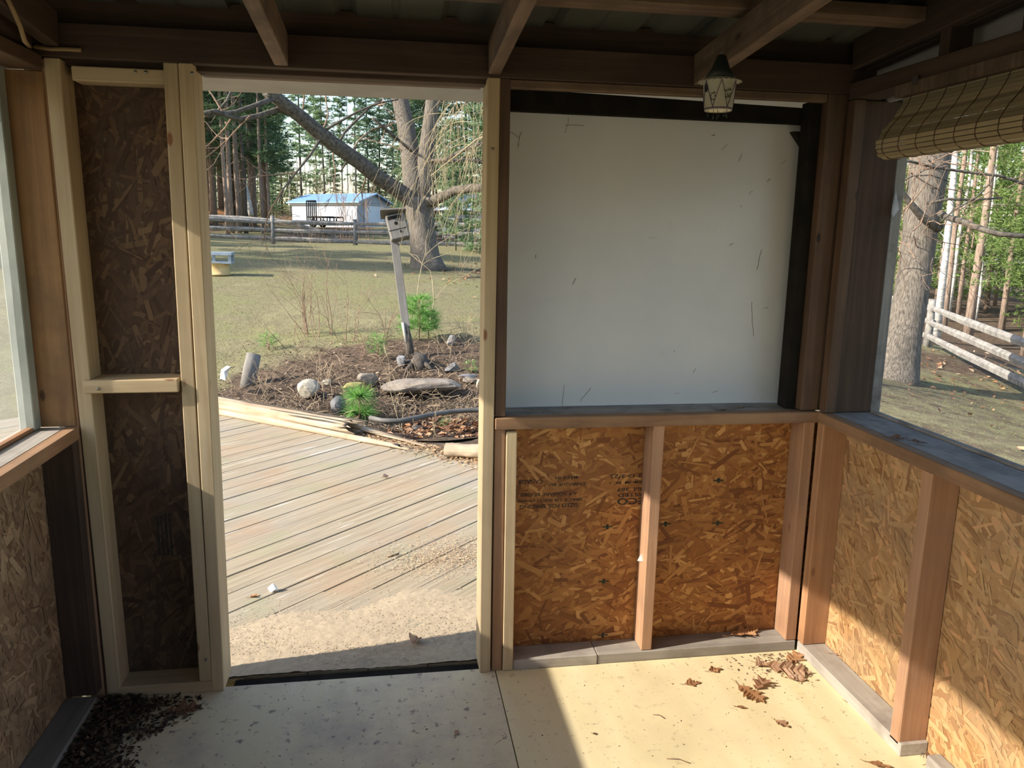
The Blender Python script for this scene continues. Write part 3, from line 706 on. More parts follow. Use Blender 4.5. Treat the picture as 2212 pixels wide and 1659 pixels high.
def leaf(px, py, Ln, Wd, rz, seed, label, z=0.0, curl=.3, lob=4, val=.6, group=None, tilt=(0,0), Y=None):
    me = leaf_mesh('oak_leaf', Ln*1.15, Wd*1.75, seed, curl*.65, lob, val)
    p = onz(px, py, z); o = link('oak_leaf', me, M_LEAF, None, p + Vector((0,0,.0015)), (tilt[0], tilt[1], rz))
    return tag(o, label, 'leaf', group)
leaf(1650, 1440, .135, .085, R(-25), 1, 'large orange oak leaf in the lit corner by the right wall', curl=.12, val=.88)
leaf(1702, 1434, .09, .05, R(35), 2, 'second orange oak leaf tucked against the large corner leaf', curl=.35, val=.72)
leaf(1594, 1482, .10, .06, R(-70), 3, 'brown oak leaf with long stem on the sunlit plywood', curl=.18, val=.7)
leaf(1632, 1492, .07, .05, R(40), 4, 'dark ragged leaf touching the long-stemmed oak leaf', curl=.6, val=.35)
leaf(1700, 1466, .055, .035, R(-20), 5, 'greyish leaf with thin stem between corner leaves and open floor', curl=.3, lob=0, val=.95)
leaf(1632, 1442, .042, .04, R(20), 6, 'small curled pinkish leaf left of the orange corner leaf', curl=.8, lob=2, val=.9)
leaf(1478, 1480, .05, .03, R(5), 7, 'reddish-brown torn leaf nearest the sunlight edge', curl=.4, lob=2, val=.55)
leaf(1530, 1452, .045, .028, R(12), 8, 'small curled leaf lying off the bottom plate on sunlit floor', curl=.6, lob=2, val=.5)
leaf(1674, 1558, .04, .035, R(-60), 9, 'tiny orange leaf alone on the sunlit plywood', curl=.7, lob=2, val=.85)
leaf(1872, 1648, .055, .026, R(-30), 10, 'reddish leaf near the broken end of the right bottom plate', curl=.4, lob=2, val=.55)
leaf(1800, 1415, .085, .06, R(-25), 11, 'pale brown leaf lying on the right wall bottom plate', z=.041, curl=.25, val=.93)
leaf(1578, 1376, .10, .055, R(10), 12, 'curled orange leaf on the front bottom plate near the corner', z=.038, curl=.55, val=.7)
leaf(1832, 1520, .06, .045, R(-50), 13, 'pinkish leaf leaning against the edge of the right bottom plate', curl=.5, lob=2, val=.9)
leaf(1993, 1630, .07, .03, R(40), 14, 'dark curled leaf in the gap below the right stud', curl=.8, lob=0, val=.2)
leaf(2005, 1652, .09, .05, R(25), 15, 'large dark shiny leaf at the bottom edge under the right stud', curl=.5, lob=0, val=.1)
leaf(1820, 1470, .035, .025, R(100), 16, 'small brown curled leaf beside the right bottom plate', curl=.7, lob=2, val=.5)
leaf(1590, 1528, .03, .014, R(-20), 17, 'small narrow brown leaf below the long-stemmed oak leaf', curl=.3, lob=0, val=.45)
leaf(1280, 1586, .012, .008, R(-20), 18, 'tiny dark leaf bit on the plywood shadow line', curl=.3, lob=0, val=.1)
leaf(352, 1545, .10, .05, R(15), 19, 'dark red-brown leaf on the shaded plywood by the left stud', curl=.4, val=.18)
leaf(225, 1600, .09, .06, R(60), 20, 'dark leaf on top of the debris along the left wall', curl=.5, val=.15)
leaf(200, 1560, .08, .05, R(100), 21, 'reddish leaf standing in the debris in the left corner', curl=.5, val=.3)
leaf(283, 1480, .08, .045, R(80), 22, 'brown leaf at the foot of the new left stud', curl=.5, val=.3)
leaf(190, 1640, .07, .012, R(70), 23, 'pale tan sliver of bark in the left debris', curl=.2, lob=0, val=.95)
leaf(165, 1635, .06, .012, R(60), 24, 'orange sliver of bark in the left debris', curl=.2, lob=0, val=.8)
leaf(983, 1588, .02, .012, R(60), 25, 'lone grey seed husk on the shaded plywood', curl=.6, lob=0, val=.95)
leaf(1920, 948, .05, .022, R(-20), 26, 'dark curled leaf on the right window sill', z=.885, curl=.7, lob=2, val=.15)
leaf(1968, 955, .04, .02, R(-50), 27, 'dark leaf at the outer edge of the right window sill', z=.885, curl=.7, lob=0, val=.05)
leaf(1590, 884, .03, .02, R(10), 28, 'dark leaf scrap on the sill below the white board', z=.884, curl=.8, lob=2, val=.2)
leaf(1550, 888, .03, .015, R(-10), 29, 'small black leaf scrap on the sill left of the dark scrap', z=.884, curl=.6, lob=0, val=.02)
# leaf-litter dust
def crumbs(name, mat, gen, n, seed, size=(.002,.008), zf=None):
    rng = random.Random(seed); b = MB()
    for i in range(n):
        x, y, z = gen(rng); s_ = rng.uniform(*size); a = rng.uniform(0, 6.3); h = s_*rng.uniform(.1,.5)
        c, s2 = math.cos(a)*s_, math.sin(a)*s_; e = rng.uniform(.2,.6)
        b.add([(x-c, y-s2, z+.0003), (x+s2*e, y-c*e, z+.0003), (x+c, y+s2, z+h), (x-s2*e, y+c*e, z+h*.7)], [(0,1,2,3)], rng.random())
    return stuff(b.build(name, mat))
tag(crumbs('floor_crumbs', M_CRUMB, lambda r: (r.uniform(-.5,1.42), 2.36-abs(r.gauss(0,.45)) % 1.3, 0), 420, 5, (.0012,.0045)), 'fine leaf crumbs and dirt specks scattered over the plywood floor', 'debris')
def corner(r):
    t = r.random()**1.3; return (1.41-abs(r.gauss(0,.13)), 2.36-abs(r.gauss(0,.10)), .001)
tag(crumbs('corner_crumbs', M_CRUMB, corner, 260, 6, (.0015,.008)), 'crushed leaf bits gathered in the sunlit right corner', 'debris')
def ldebris(r):
    y = 2.36-r.random()**1.1*.75; wd = .20-.12*(2.36-y)/.75+ .03*math.sin(y*20); x = -.905+abs(r.gauss(0, wd*.55)); 
    return (min(x, -.905+wd*(1.15+.3*r.random())), y, max(0, .03*(1-(x+.905)/(wd*1.5+.01)))*r.random())
tag(crumbs('dark_debris', attrmat('dark_debris', [(0,(.012,.009,.008)),(.6,(.05,.035,.026)),(1,(.20,.13,.08))], .95), ldebris, 5200, 7, (.003,.014)), 'dark heap of leaf litter and dirt along the left wall corner', 'debris')
# paper scrap on the middle stud
p = ony(1384, 1206, D+.04); b = MB(); b.add([(0,0,0),(.014,-.004,.002),(.012,.006,.030),(.003,.002,.024),(-.008,0,.004)], [(0,1,2,3,4)])
tag(b.build('paper_scrap', M_RAG, None, (p.x-.004, p.y, p.z-.012)), 'white paper scrap stuck to the middle stud of the lower right bay', 'paper scrap')
# twig on the floor
for (pa, pb_, lab) in (((1410,1545),(1435,1553),'short twig on the plywood at the shadow edge'),((1440,1640),(1490,1650),'thin bent twig at the front of the sunlit floor')):
    a, c = onz(*pa), onz(*pb_); b = MB(); b.tube([a+Vector((0,0,.002)), (a+c)/2+Vector((.004,.006,.003)), c+Vector((0,0,.002))], .0014, 5)
    tag(b.build('twig', M_TWIGB), lab, 'twig')

# ================================================================== OUTSIDE
# ---- lie of the land: smooth surface through surveyed spots
spots = []
def sp(px, py, d): p = at(px, py, d); spots.append((p.x, p.y, p.z))
for a in ((450,522,27),(590,527,28),(760,532,28),(840,530,27.5),(1040,535,26),(925,580,16.8),(475,592,14),(700,720,9.5),(885,775,8.3),
          (640,487,80),(835,490,76),(1040,500,62),(450,443,60),(520,467,60),(600,499,48),(664,494,68),(730,498,62),(720,508,45),(830,512,45),(500,500,45),(1930,818,11.5),(2000,748,16.5),(2212,872,12),(2000,905,8.6),(2180,760,22)): sp(*a)
spots += [(-3,1,-.35),(0,0,-.4),(3,0,-.55),(-1,4,-.3),(.5,4,-.3),(-3,6,-.12),(-1.5,7.6,-.08),(-.6,7.1,-.09),(.6,5.6,-.14),(2.2,5.0,-.25),(.25,7.6,-.04),(1.2,7.3,-.08),(.3,6.5,-.24),(-.1,6.3,-.16),
          (4,3,-.55),(4,6.5,-.38),(-6,10,.35),(-6,0,-.3),(0,-12,-.6),(12,-8,-1.2),(-12,-8,-.4),(-25,10,.9),(-25,40,2.2),(-45,80,3.5),(25,20,-1.6),(45,30,-2.2),(30,60,-.8),(10,110,2.0),(-30,110,4.5),(50,110,0),(60,-10,-2.5),(-60,-10,.5),(12,45,.6),(-1.4,9.5,.14),(1,11.5,.33)]
SPT = np.array(spots)
def _phi(r2): return np.where(r2 > 1e-12, .5*r2*np.log(np.maximum(r2, 1e-12)), 0)
_n = len(SPT); _K = _phi(((SPT[:,None,:2]-SPT[None,:,:2])**2).sum(-1)) + np.eye(_n)*1e-3
_A = np.zeros((_n+3, _n+3)); _A[:_n,:_n] = _K; _A[:_n,_n] = 1; _A[:_n,_n+1:] = SPT[:,:2]; _A[_n:,:_n] = _A[:_n,_n:].T
_W = np.linalg.solve(_A, np.r_[SPT[:,2], 0, 0, 0])
def hz_a(x, y):
    q = np.stack([np.ravel(x), np.ravel(y)], -1); r2 = ((q[:,None,:]-SPT[None,:,:2])**2).sum(-1)
    return (_phi(r2)@_W[:_n] + _W[_n] + q@_W[_n+1:]).reshape(np.shape(x))
def hz(x, y): return float(hz_a(np.array([x]), np.array([y]))[0])
def gp(px, py, lo=3.0, hi=120.0):
    d = ray(px, py); t = np.geomspace(lo, hi, 400); P = CAMP[None]+t[:,None]*d[None]; g = P[:,2]-hz_a(P[:,0], P[:,1])
    i = np.argmax(g < 0) if (g < 0).any() else len(t)-1
    i = max(i, 1); a, b2 = t[i-1], t[i]; ga, gb = g[i-1], g[i]; tt = a+(b2-a)*ga/(ga-gb) if ga != gb else a
    p = CAMP+d*tt; return Vector((p[0], p[1], hz(p[0], p[1])))
def gxy(px, depth):
    """ground point in the direction of column px at a depth"""
    p = at(px, 520, depth); return Vector((p.x, p.y, hz(p.x, p.y)))

ys = np.concatenate([np.linspace(-14, 2, 14), np.linspace(2.4, 13, 90), np.geomspace(13.2, 130, 60)])
xs_ = np.concatenate([-np.geomspace(70, 6.2, 24), np.linspace(-6, 9, 110), np.geomspace(9.3, 75, 26)])
GX, GY = np.meshgrid(xs_, ys); GZ = hz_a(GX, GY)
nr = np.random.RandomState(3)
near = (GY > 5) & (GY < 11) & (np.abs(GX) < 5); GZ = GZ + near*nr.uniform(-.018, .018, GZ.shape)
nyy, nxx = GX.shape
gm = bpy.data.meshes.new('ground')
gm.from_pydata(np.stack([GX, GY, GZ], -1).reshape(-1, 3).tolist(), [], [(j*nxx+i, j*nxx+i+1, (j+1)*nxx+i+1, (j+1)*nxx+i) for j in range(nyy-1) for i in range(nxx-1)])
gm.polygons.foreach_set('use_smooth', [True]*len(gm.polygons))
bx, by = .1, 7.4
soil = np.exp(-(((GX-.25)/2.15)**2+((GY-7.2)/2.15)**2)**2)*.95
soil = np.maximum(soil, .55*np.exp(-(((GX-2.2)/2.2)**2+((GY-16.5)/2.0)**2)))
soil = np.maximum(soil, .62*np.exp(-(((GX-10.5)/3.5)**2+((GY-13)/2.6)**2)))
soil = np.maximum(soil, .75/(1+np.exp(-(GY-33)/2.0))*(.5+.5*np.sin(GX*.4)**2))
soil = np.maximum(soil, .47*((GX > 3.5)&(GY < 14)&(GY > 2)))
soil = np.maximum(soil, .9*((GX > 12)&(GY > 14)))
orange = np.exp(-(((GX+15)/5)**2+((GY-64)/9)**2))*1.2
orange = np.maximum(orange, .8*np.exp(-(((GX+9.5)/2.2)**2+((GY-95)/8)**2)))
for nm, ar in (('soil', soil), ('orange', np.clip(orange, 0, 1))):
    at_ = gm.attributes.new(nm, 'FLOAT', 'POINT'); at_.data.foreach_set('value', ar.ravel().astype(np.float32))
gm.update(); tag(link('ground', gm, M_GROUND), kind='structure')

# ---- deck of diagonal boards
DZ = -.035
dk = empty('deck', kind='structure'); S2 = math.sqrt(2); UM = 3.95; wdt = .1415; rng = random.Random(77)
v = -6.55
while v < 1.3:
    u0 = (OSBY+.035)*S2 + v; u0 = max(u0, -3.3*S2 - v); u1 = UM + rng.uniform(-.02,.02) - .03*max(0, -v-4.5)
    u1 = min(u1, 3.4*S2 - v)
    if u1-u0 > .12:
        # ends cut square to the walls
        def pt(u, vv, z): return ((u+vv)/S2, (u-vv)/S2, z)
        ua = (OSBY+.035)*S2; h = wdt/2; zt_ = DZ + rng.uniform(-.002,.002)
        e0 = [max(ua+v-h, -3.3*S2-v+h), max(ua+v+h, -3.3*S2-v-h)]
        b = MB(); Lc = u1-u0; cu = (u0+u1)/2
        A = [(-h, e0[0]-cu), (h, e0[1]-cu), (h, u1-cu), (-h, u1-cu)]
        e = .003
        vs = [(x, -.03, zz) for x, zz in A] + [(x, -e, zz) for x, zz in A] + [(x*(1-e/h), 0, zz) for x, zz in A]
        fs = [(3,2,1,0)] + [(i, (i+1)%4, 4+(i+1)%4, 4+i) for i in range(4)] + [(4+i, 4+(i+1)%4, 8+(i+1)%4, 8+i) for i in range(4)] + [(8,9,10,11)]
        b.add(vs, fs)
        c = pt(cu, v, zt_)
        # local z along the board, local y up, local x across (v direction)
        ob = b.build('deck_board', M_DECK, dk)
        ob.matrix_world = Matrix(((1/S2, 0, 1/S2, c[0]), (-1/S2, 0, 1/S2, c[1]), (0, 1, 0, c[2]), (0,0,0,1)))
    v += .145
# black strip set in the threshold gap to stand for its shade
L('gap_shade_strip', wf, (-.535, .286), (2.43, 2.50), (-.075, -.040), W_BLACK)

# ---- sawdust drift by the threshold
b = MB(); nx_, ny_ = 90, 44; rng = random.Random(9); nr = np.random.RandomState(5)
def dfun(x, y):
    edge = 3.02 + .06*math.sin(x*5+1) + .05*math.sin(x*11) + .10*(x-.0)
    a = min(1, max(0, (edge-y)/.10)); return a
grid = []
for j in range(ny_+1):
    for i in range(nx_+1):
        x = -.75+1.35*i/nx_; y = 2.505+.62*j/ny_; a = dfun(x, y)
        grid.append((x, y, DZ-.003+a*(.0085+.003*math.sin(x*9+y*7)*math.sin(y*13)) + (nr.uniform(-.002,.002) if a > .05 else 0)))
m_ = nx_+1
b.add(grid, [(j*m_+i, j*m_+i+1, (j+1)*m_+i+1, (j+1)*m_+i) for j in range(ny_) for i in range(nx_)], .6, True)
tag(stuff(b.build('sawdust_drift', M_DUST)), 'drift of pale sawdust on the deck just beyond the threshold', 'sawdust')
def g1(r): x = r.uniform(-.75,.55); y = 2.51+abs(r.gauss(0,.28)); return (x, y, DZ+.006 if y < 3.0 else DZ)
tag(crumbs('sawdust_grains', M_DUST, g1, 5000, 15, (.0015,.005)), 'loose sawdust grains scattered over the near deck boards', 'sawdust')
def g2(r): return (.28+r.gauss(0,.17), 3.42+r.gauss(0,.10), DZ+r.uniform(0,.008))
tag(crumbs('chip_pile', M_CHIP, g2, 3600, 16, (.002,.006)), 'patch of brown wood chips on the middle of the deck', 'wood chips')
def g3(r): t = r.uniform(-4.2,-2.1); u = UM-abs(r.gauss(0,.09)); return ((u+t)/S2, (u-t)/S2, DZ+r.uniform(0,.012))
tag(crumbs('bark_crumbs', attrmat('bark_crumbs', [(0,(.16,.09,.05)),(.5,(.36,.22,.12)),(1,(.60,.42,.25))], .95), g3, 3500, 17, (.004,.018)), 'crumbled rotten bark along the far edge of the deck', 'bark')

# ---- small things on the deck
def scrap(name, px, py, size, mat, lab, cat, z=DZ, seed=1, up=1.0):
    r = random.Random(seed); p = onz(px, py, z); b = MB(); n = 9
    ring = [(size*(.6+.5*r.random())*math.cos(2*math.pi*i/n)*.6, size*(.5+.4*r.random())*math.sin(2*math.pi*i/n)*.6, r.uniform(.0,.6)*size*up) for i in range(n)]
    b.add(ring+[(0,0,size*up*.8),(0,0,.0)], [(i,(i+1)%n,n) for i in range(n)]+[((i+1)%n,i,n+1) for i in range(n)], .5, False)
    return tag(b.build(name, mat, None, p+Vector((0,0,.002))), lab, cat)
scrap('plastic_scrap', 590, 1278, .035, M_RAG, 'crumpled white plastic scrap on the near deck boards', 'plastic scrap', seed=2, up=1.3)
leaf(537, 1292, .035, .03, R(20), 61, 'curled orange-brown leaf beside the white scrap on the deck', z=DZ, curl=.7, lob=2, val=.75)
leaf(895, 1396, .05, .05, R(80), 62, 'upright curled grey leaf in the shadow by the threshold', z=DZ+.006, curl=1.3, lob=0, val=.95)
leaf(826, 1034, .05, .03, R(30), 63, 'pale curled leaf standing in the middle of the deck', z=DZ, curl=1.2, lob=0, val=.98)
b = MB(); a, c = onz(836,1202,DZ+.004), onz(862,1196,DZ+.004); b.tube([a, c], .004, 6)
tag(b.build('stick', M_TWIGB), 'short dark stick lying in the wood chip patch', 'stick')

# ---- weathered split log along the deck edge
def log(name, a, c, r0, r1, mat, lab, seed, ragged=True, n=22, seg=26, flat=.75):
    rng = random.Random(seed); a, c = Vector(a), Vector(c); ax = (c-a); Ln = ax.length; ax.normalize()
    up = Vector((0,0,1)); sd_ = ax.cross(up).normalized(); up = sd_.cross(ax)
    ph = [rng.uniform(.86, 1.12) for _ in range(n)]; b = MB(); o = []
    for i in range(seg+1):
        t = i/seg; rr_ = r0+(r1-r0)*t
        for k in range(n):
            an = 2*math.pi*k/n; q = ph[k]*(1+.05*math.sin(t*14+k)) + rng.uniform(-.03,.03)
            if k % 5 == 2: q *= .86
            off = (rng.uniform(-.22,.05) if (i == seg and ragged) else 0)
            o.append((math.cos(an)*rr_*q, -math.sin(an)*rr_*q*flat, Ln*t+off))
    fs = [(i*n+k, i*n+(k+1)%n, (i+1)*n+(k+1)%n, (i+1)*n+k) for i in range(seg) for k in range(n)]
    b.add(o, fs, .5, True); b.add([o[k] for k in range(n)], [tuple(range(n-1,-1,-1))]); 
    e = [o[seg*n+k] for k in range(n)]; cc = sum((Vector(q) for q in e), Vector())/n - Vector((0,0,.18 if ragged else 0))
    b.add(e+[tuple(cc)], [(k, (k+1)%n, n) for k in range(n)], .2)
    ob = b.build(name, mat); dn = -up; ob.matrix_world = Matrix(((sd_.x,dn.x,ax.x,a.x),(sd_.y,dn.y,ax.y,a.y),(sd_.z,dn.z,ax.z,a.z),(0,0,0,1)))
    return tag(ob, lab, 'log')
M_LOG = wood('bleached_log', (.20,.135,.085), (.36,.275,.19), (.50,.42,.32), rough=.9, dirt=(.26,.16,.10), dirtamt=.7, bump=.9, dirtscale=4)
# grain of the log runs along its own axis: keep world coords but strongly stretched
a = onz(440, 868, .03); c = onz(775, 925, .03)
log('split_log', a, c, .085, .072, M_LOG, 'long bleached split log along the far deck edge', 31)
a = onz(470, 888, -.01); c = onz(880, 968, -.015)
a_, c_ = a, c
lg = bpy.data.objects['split_log']; rc = random.Random(6)
for q in range(9):
    an = rc.uniform(.35, 2.5); z0 = rc.uniform(.0, 1.0); l_ = rc.uniform(.5, 1.3); b = MB()
    b.tube([(.078*math.cos(an)+rc.uniform(-.003,.003), .078*math.sin(an)*-.76, z0+l_*k/6) for k in range(7)], [.0015,.004,.005,.004,.005,.003,.001], 5, .1)
    b.build('crack', M_BARKD, lg)
log('wood_rail', a, c, .035, .016, M_LOG, 'splintered pale rail lying at the foot of the split log', 32, n=12, flat=.9)
a = onz(770, 922, .0); c = onz(925, 965, -.02)
log('bark_strip', a, c, .040, .010, M_LOG, 'broken pale strip of log tapering to the right end', 33, n=10, flat=.4)
a = onz(962, 972, .01); c = onz(1090, 978, .01)
log('short_log', a, c, .058, .058, wood('brown_log', (.30,.22,.15), (.44,.35,.25), (.52,.43,.32), dirt=(.2,.14,.1), dirtamt=.5, bump=.6), 'short round log section by the right door jamb', 34, ragged=False)

# ---- rocks and pond
def rock(px, py, sx, sy, sz, mat, lab, seed, rz=0.0, z=None, dep=None, sub=3):
    rng = random.Random(seed); bm = bmesh.new(); bmesh.ops.create_icosphere(bm, subdivisions=sub, radius=1.0)
    pl_ = [(Vector((rng.gauss(0,1), rng.gauss(0,1), rng.gauss(0,1))).normalized(), rng.uniform(.55,.9)) for _ in range(11)]
    for v_ in bm.verts:
        for nn, dd in pl_:
            t = v_.co.dot(nn)
            if t > dd: v_.co -= nn*(t-dd)*.92
        v_.co += v_.co.normalized()*rng.uniform(-.025,.025); v_.co = Vector((v_.co.x*sx/2, v_.co.y*sy/2, v_.co.z*sz/2))
    me = bpy.data.meshes.new('rock'); bm.to_mesh(me); bm.free()
    me.polygons.foreach_set('use_smooth', [False]*len(me.polygons))
    p = gp(px, py) if z is None else onz(px, py, z)
    return tag(link('rock', me, mat, None, (p.x, p.y, p.z+sz*.32 if z is None else p.z), (rng.uniform(-.15,.15), rng.uniform(-.15,.15), rz)), lab, 'rock')
rock(912, 832, .80, .42, .13, M_ROCK, 'large flat stone slab over the little pond', 1, R(-4), z=.0)
rock(668, 858, .24, .20, .21, M_ROCKP, 'pale angular boulder behind the split log', 2, .4)
rock(795, 818, .22, .16, .13, M_ROCK, 'rounded brown stone left of the slab', 3, .2, z=.03)
rock(798, 828, .11, .09, .09, M_ROCKP, 'small grey cobble in front of the rounded brown stone', 4, .2, z=-.02)
rock(868, 792, .12, .10, .17, M_SLATE, 'upright grey stone at the foot of the leaning post', 5, .7)
rock(978, 803, .17, .12, .12, M_SLATE, 'blue-grey stone behind the right end of the slab', 6, .1)
rock(975, 745, .14, .10, .14, M_SLATE, 'grey stone in the dead leaves right of the seedling pine', 7, .5)
rock(1018, 828, .18, .14, .09, M_ROCK, 'brown stone at the right end of the slab', 8, .4)
rock(1034, 838, .07, .07, .12, M_ROCKP, 'small pale upright stone beside the door jamb', 9, .4)
rock(730, 878, .17, .14, .19, M_SLATE, 'dark blue-grey stone beside the grassy seedling', 10, .9, z=-.06)
rock(705, 832, .13, .11, .08, M_ROCKP, 'low pale stone right of the angular boulder', 11, .3)
rock(900, 932, .12, .09, .07, M_ROCK, 'small brown stone in the bare soil by the hose', 12, .1)
rock(762, 832, .22, .14, .05, plain('mossy_stone', (.17,.16,.06), (.30,.26,.10), 8, .95), 'flat mossy stone left of the cobble', 13, .1, z=.02)
rock(1010, 812, .20, .10, .04, M_SLATE, 'thin flat slate behind the right-hand stones', 14, .1, z=.03)
# liner basin
b = MB(); cxp, cyp = .30, 6.55; ring = 40; levels = [(1.0,-.085),(.93,-.11),(.85,-.22),(.5,-.25)]
vs = []
for (s_, z) in levels:
    for k in range(ring):
        a = 2*math.pi*k/ring; wv = 1+.06*math.sin(3*a)+.04*math.sin(7*a); vs.append((cxp+.78*s_*wv*math.cos(a), cyp+.62*s_*wv*math.sin(a), z))
        if z > -.15: q_ = vs[-1]; vs[-1] = (q_[0], q_[1], hz(q_[0], q_[1])+(.012 if s_ > .95 else -.01))
fs = [(i*ring+k, i*ring+(k+1)%ring, (i+1)*ring+(k+1)%ring, (i+1)*ring+k) for i in range(3) for k in range(ring)] + [tuple(3*ring+k for k in range(ring))]
b.add(vs, fs, .5, True); tag(b.build('pond_liner', M_LINER), 'black plastic pond liner under the stone slab', 'pond liner')
pts = [onz(*q) for q in ((800,908,-.05),(825,914,-.05),(860,915,-.05),(900,908,-.05),(935,900,-.05),(975,894,-.05),(1015,891,-.05),(1060,890,-.05),(1100,892,-.05))]
b = MB(); b.tube([p+Vector((0,0,.02)) for p in pts], .021, 14); tag(b.build('hose', M_HOSE), 'thick grey plastic hose curving along the pond edge', 'hose')
def litter(name, gen, n, seed, size, lab, mat=None):
    rng = random.Random(seed); b = MB()
    for i in range(n):
        x, y, z = gen(rng); s_ = rng.uniform(*size); q = Matrix.Rotation(rng.uniform(0,6.3), 3, 'Z') @ Matrix.Rotation(rng.uniform(-.6,.6), 3, 'X') @ Matrix.Rotation(rng.uniform(-.5,.5), 3, 'Y')
        o = Vector((x, y, z+s_*.25)); P = [q@Vector(k)*s_+o for k in ((-.5,0,0),(-.1,-.3,.12),(.5,0,.05),(-.1,.3,.12),(0,0,0))]
        b.add(P, [(0,1,4),(1,2,4),(2,3,4),(3,0,4)], rng.random())
    return tag(stuff(b.build(name, mat or M_LEAF)), lab, 'leaf litter')
def inpond(r):
    a = r.uniform(0,6.3); q = math.sqrt(r.random()); return (cxp+.62*q*math.cos(a), cyp+.48*q*math.sin(a), -.235+r.uniform(0,.03))
litter('pond_leaves', inpond, 700, 3, (.04,.09), 'brown dead leaves filling the dry pond')
def inbed(r):
    while True:
        x = r.gauss(.0,1.0); y = r.gauss(7.9,.9)
        if abs(x) < 2.6 and 6.6 < y < 10: return (x, y, hz(x, y))
def _fast(gen, n, seed):
    r = random.Random(seed); P = []
    while len(P) < n:
        x, y = gen(r); P.append((x, y))
    z = hz_a(np.array([p[0] for p in P]), np.array([p[1] for p in P])); it = iter([(p[0], p[1], float(q)) for p, q in zip(P, z)])
    return lambda r_: next(it)
M_LIT = attrmat('dry_litter', [(0,(.09,.065,.048)),(.5,(.20,.15,.105)),(1,(.36,.28,.20))], .8, trans=.1)
litter('bed_litter', _fast(lambda r: (max(-2.6, min(2.6, r.gauss(.0,1.0))), 6.3+abs(r.gauss(0,1.3))), 4200, 4), 4200, 4, (.015,.05), 'dead leaves and dry litter over the garden bed', M_LIT)
litter('tree_litter', _fast(lambda r: (3.0+r.gauss(0,1.3), 17.0+r.gauss(0,1.4)), 900, 5), 900, 5, (.04,.09), 'brown leaves drifted under the big fork-limbed tree')
litter('side_litter', _fast(lambda r: (11+r.gauss(0,3), 12.5+r.gauss(0,2.2)), 900, 6), 900, 6, (.05,.12), 'brown leaves strewn along the right-hand rail fence')
# dry straw over the bed
rs = random.Random(71); P = [(max(-2.4, min(2.4, rs.gauss(.1,.95))), 6.6+abs(rs.gauss(0,1.1))) for _ in range(1500)]
zz = hz_a(np.array([p[0] for p in P]), np.array([p[1] for p in P])); b = MB()
for (x, y), z in zip(P, zz):
    a = rs.uniform(0,6.3); l_ = rs.uniform(.05,.22); up = rs.uniform(0,.12); c = rs.random()
    b.tube([(x,y,z+.005),(x+l_*.5*math.cos(a),y+l_*.5*math.sin(a),z+.012+up*.6),(x+l_*math.cos(a+.2),y+l_*math.sin(a+.2),z+.008+up)], .0028, 3, c, False)
tag(stuff(b.build('dry_straw', M_LIT)), 'fine dry stalks and straw strewn over the garden bed', 'straw')
# short grass blades
def blades(name, gen, n, seed, h, lab, mat):
    rng = random.Random(seed); P = [gen(rng) for _ in range(n)]; z = hz_a(np.array([p[0] for p in P]), np.array([p[1] for p in P])); b = MB()
    for (x, y), zz in zip(P, z):
        a = rng.uniform(0,6.3); l_ = rng.uniform(*h); w_ = l_*.12; dx, dy = math.cos(a)*w_, math.sin(a)*w_; tx, ty = rng.gauss(0,.45)*l_, rng.gauss(0,.45)*l_
        b.add([(x-dx,y-dy,zz),(x+dx,y+dy,zz),(x+tx,y+ty,zz+l_)], [(0,1,2)], rng.random())
    return tag(stuff(b.build(name, mat)), lab, 'grass')
M_GRASS = attrmat('short_grass', [(0,(.18,.155,.095)),(.5,(.19,.20,.085)),(1,(.26,.245,.13))], .9, trans=.3)
def lawn(r):
    while True:
        y = 8.5+r.random()**1.6*19; x = r.uniform(-.27*y-.5, .13*y+.6)
        if ((x/1.7)**2+((y-7.6)/1.5)**2) > 1: return (x, y)
blades('lawn_grass', lawn, 30000, 8, (.010,.028), 'short patchy spring grass of the lawn seen through the doorway', M_GRASS)
blades('side_grass', lambda r: (4.2+r.random()*7, 5.5+r.random()*6), 9000, 9, (.012,.03), 'short patchy grass below the right-hand window', M_GRASS)

# ---- branching stems
def grow(b, rng, p, d, ln, r, depth, gravity=0.0, spread=.5, wig=.18, seg=5, kids=(2,3), n=5, cut=.0012):
    pts = [Vector(p)]; d = Vector(d).normalized(); rad = [r]
    for i in range(seg):
        d = (d + Vector((rng.gauss(0,wig), rng.gauss(0,wig), rng.gauss(0,wig)+gravity))).normalized()
        pts.append(pts[-1]+d*ln/seg); rad.append(max(cut, r*(1-.65*(i+1)/seg)))
    b.tube(pts, rad, n, rng.random(), False)
    if depth > 0:
        for _ in range(rng.randint(*kids)):
            k = rng.randint(max(1, seg//3), seg); q = (d+Vector((rng.gauss(0,spread), rng.gauss(0,spread), rng.gauss(.1,spread)))).normalized()
            grow(b, rng, pts[k], q, ln*rng.uniform(.4,.7), rad[k]*.7, depth-1, gravity, spread, wig, seg, kids, max(3, n-1), cut)
def dry_shrub(px, py, n, h, lab, seed, mat=M_TWIGB, r=.006, spread=.35, base=.1):
    rng = random.Random(seed); p = gp(px, py); t = empty('dry_shrub', p, label=lab, cat='shrub')
    for i in range(n):
        b = MB(); a = rng.uniform(0, 6.3); q = rng.random()*base
        grow(b, rng, (q*math.cos(a), q*math.sin(a), -.02), (rng.gauss(0,spread), rng.gauss(0,spread), 1), h*rng.uniform(.6,1.05), r*rng.uniform(.6,1), 2, .02, .45, .10, 6, (2,3))
        b.build('stem', mat, t)
    return t
dry_shrub(655, 722, 6, .85, 'spreading bare shrub at the left back of the garden bed', 1, spread=.42)
dry_shrub(672, 727, 5, 1.05, 'tallest bare shrub in the middle of the garden bed', 2, spread=.28)
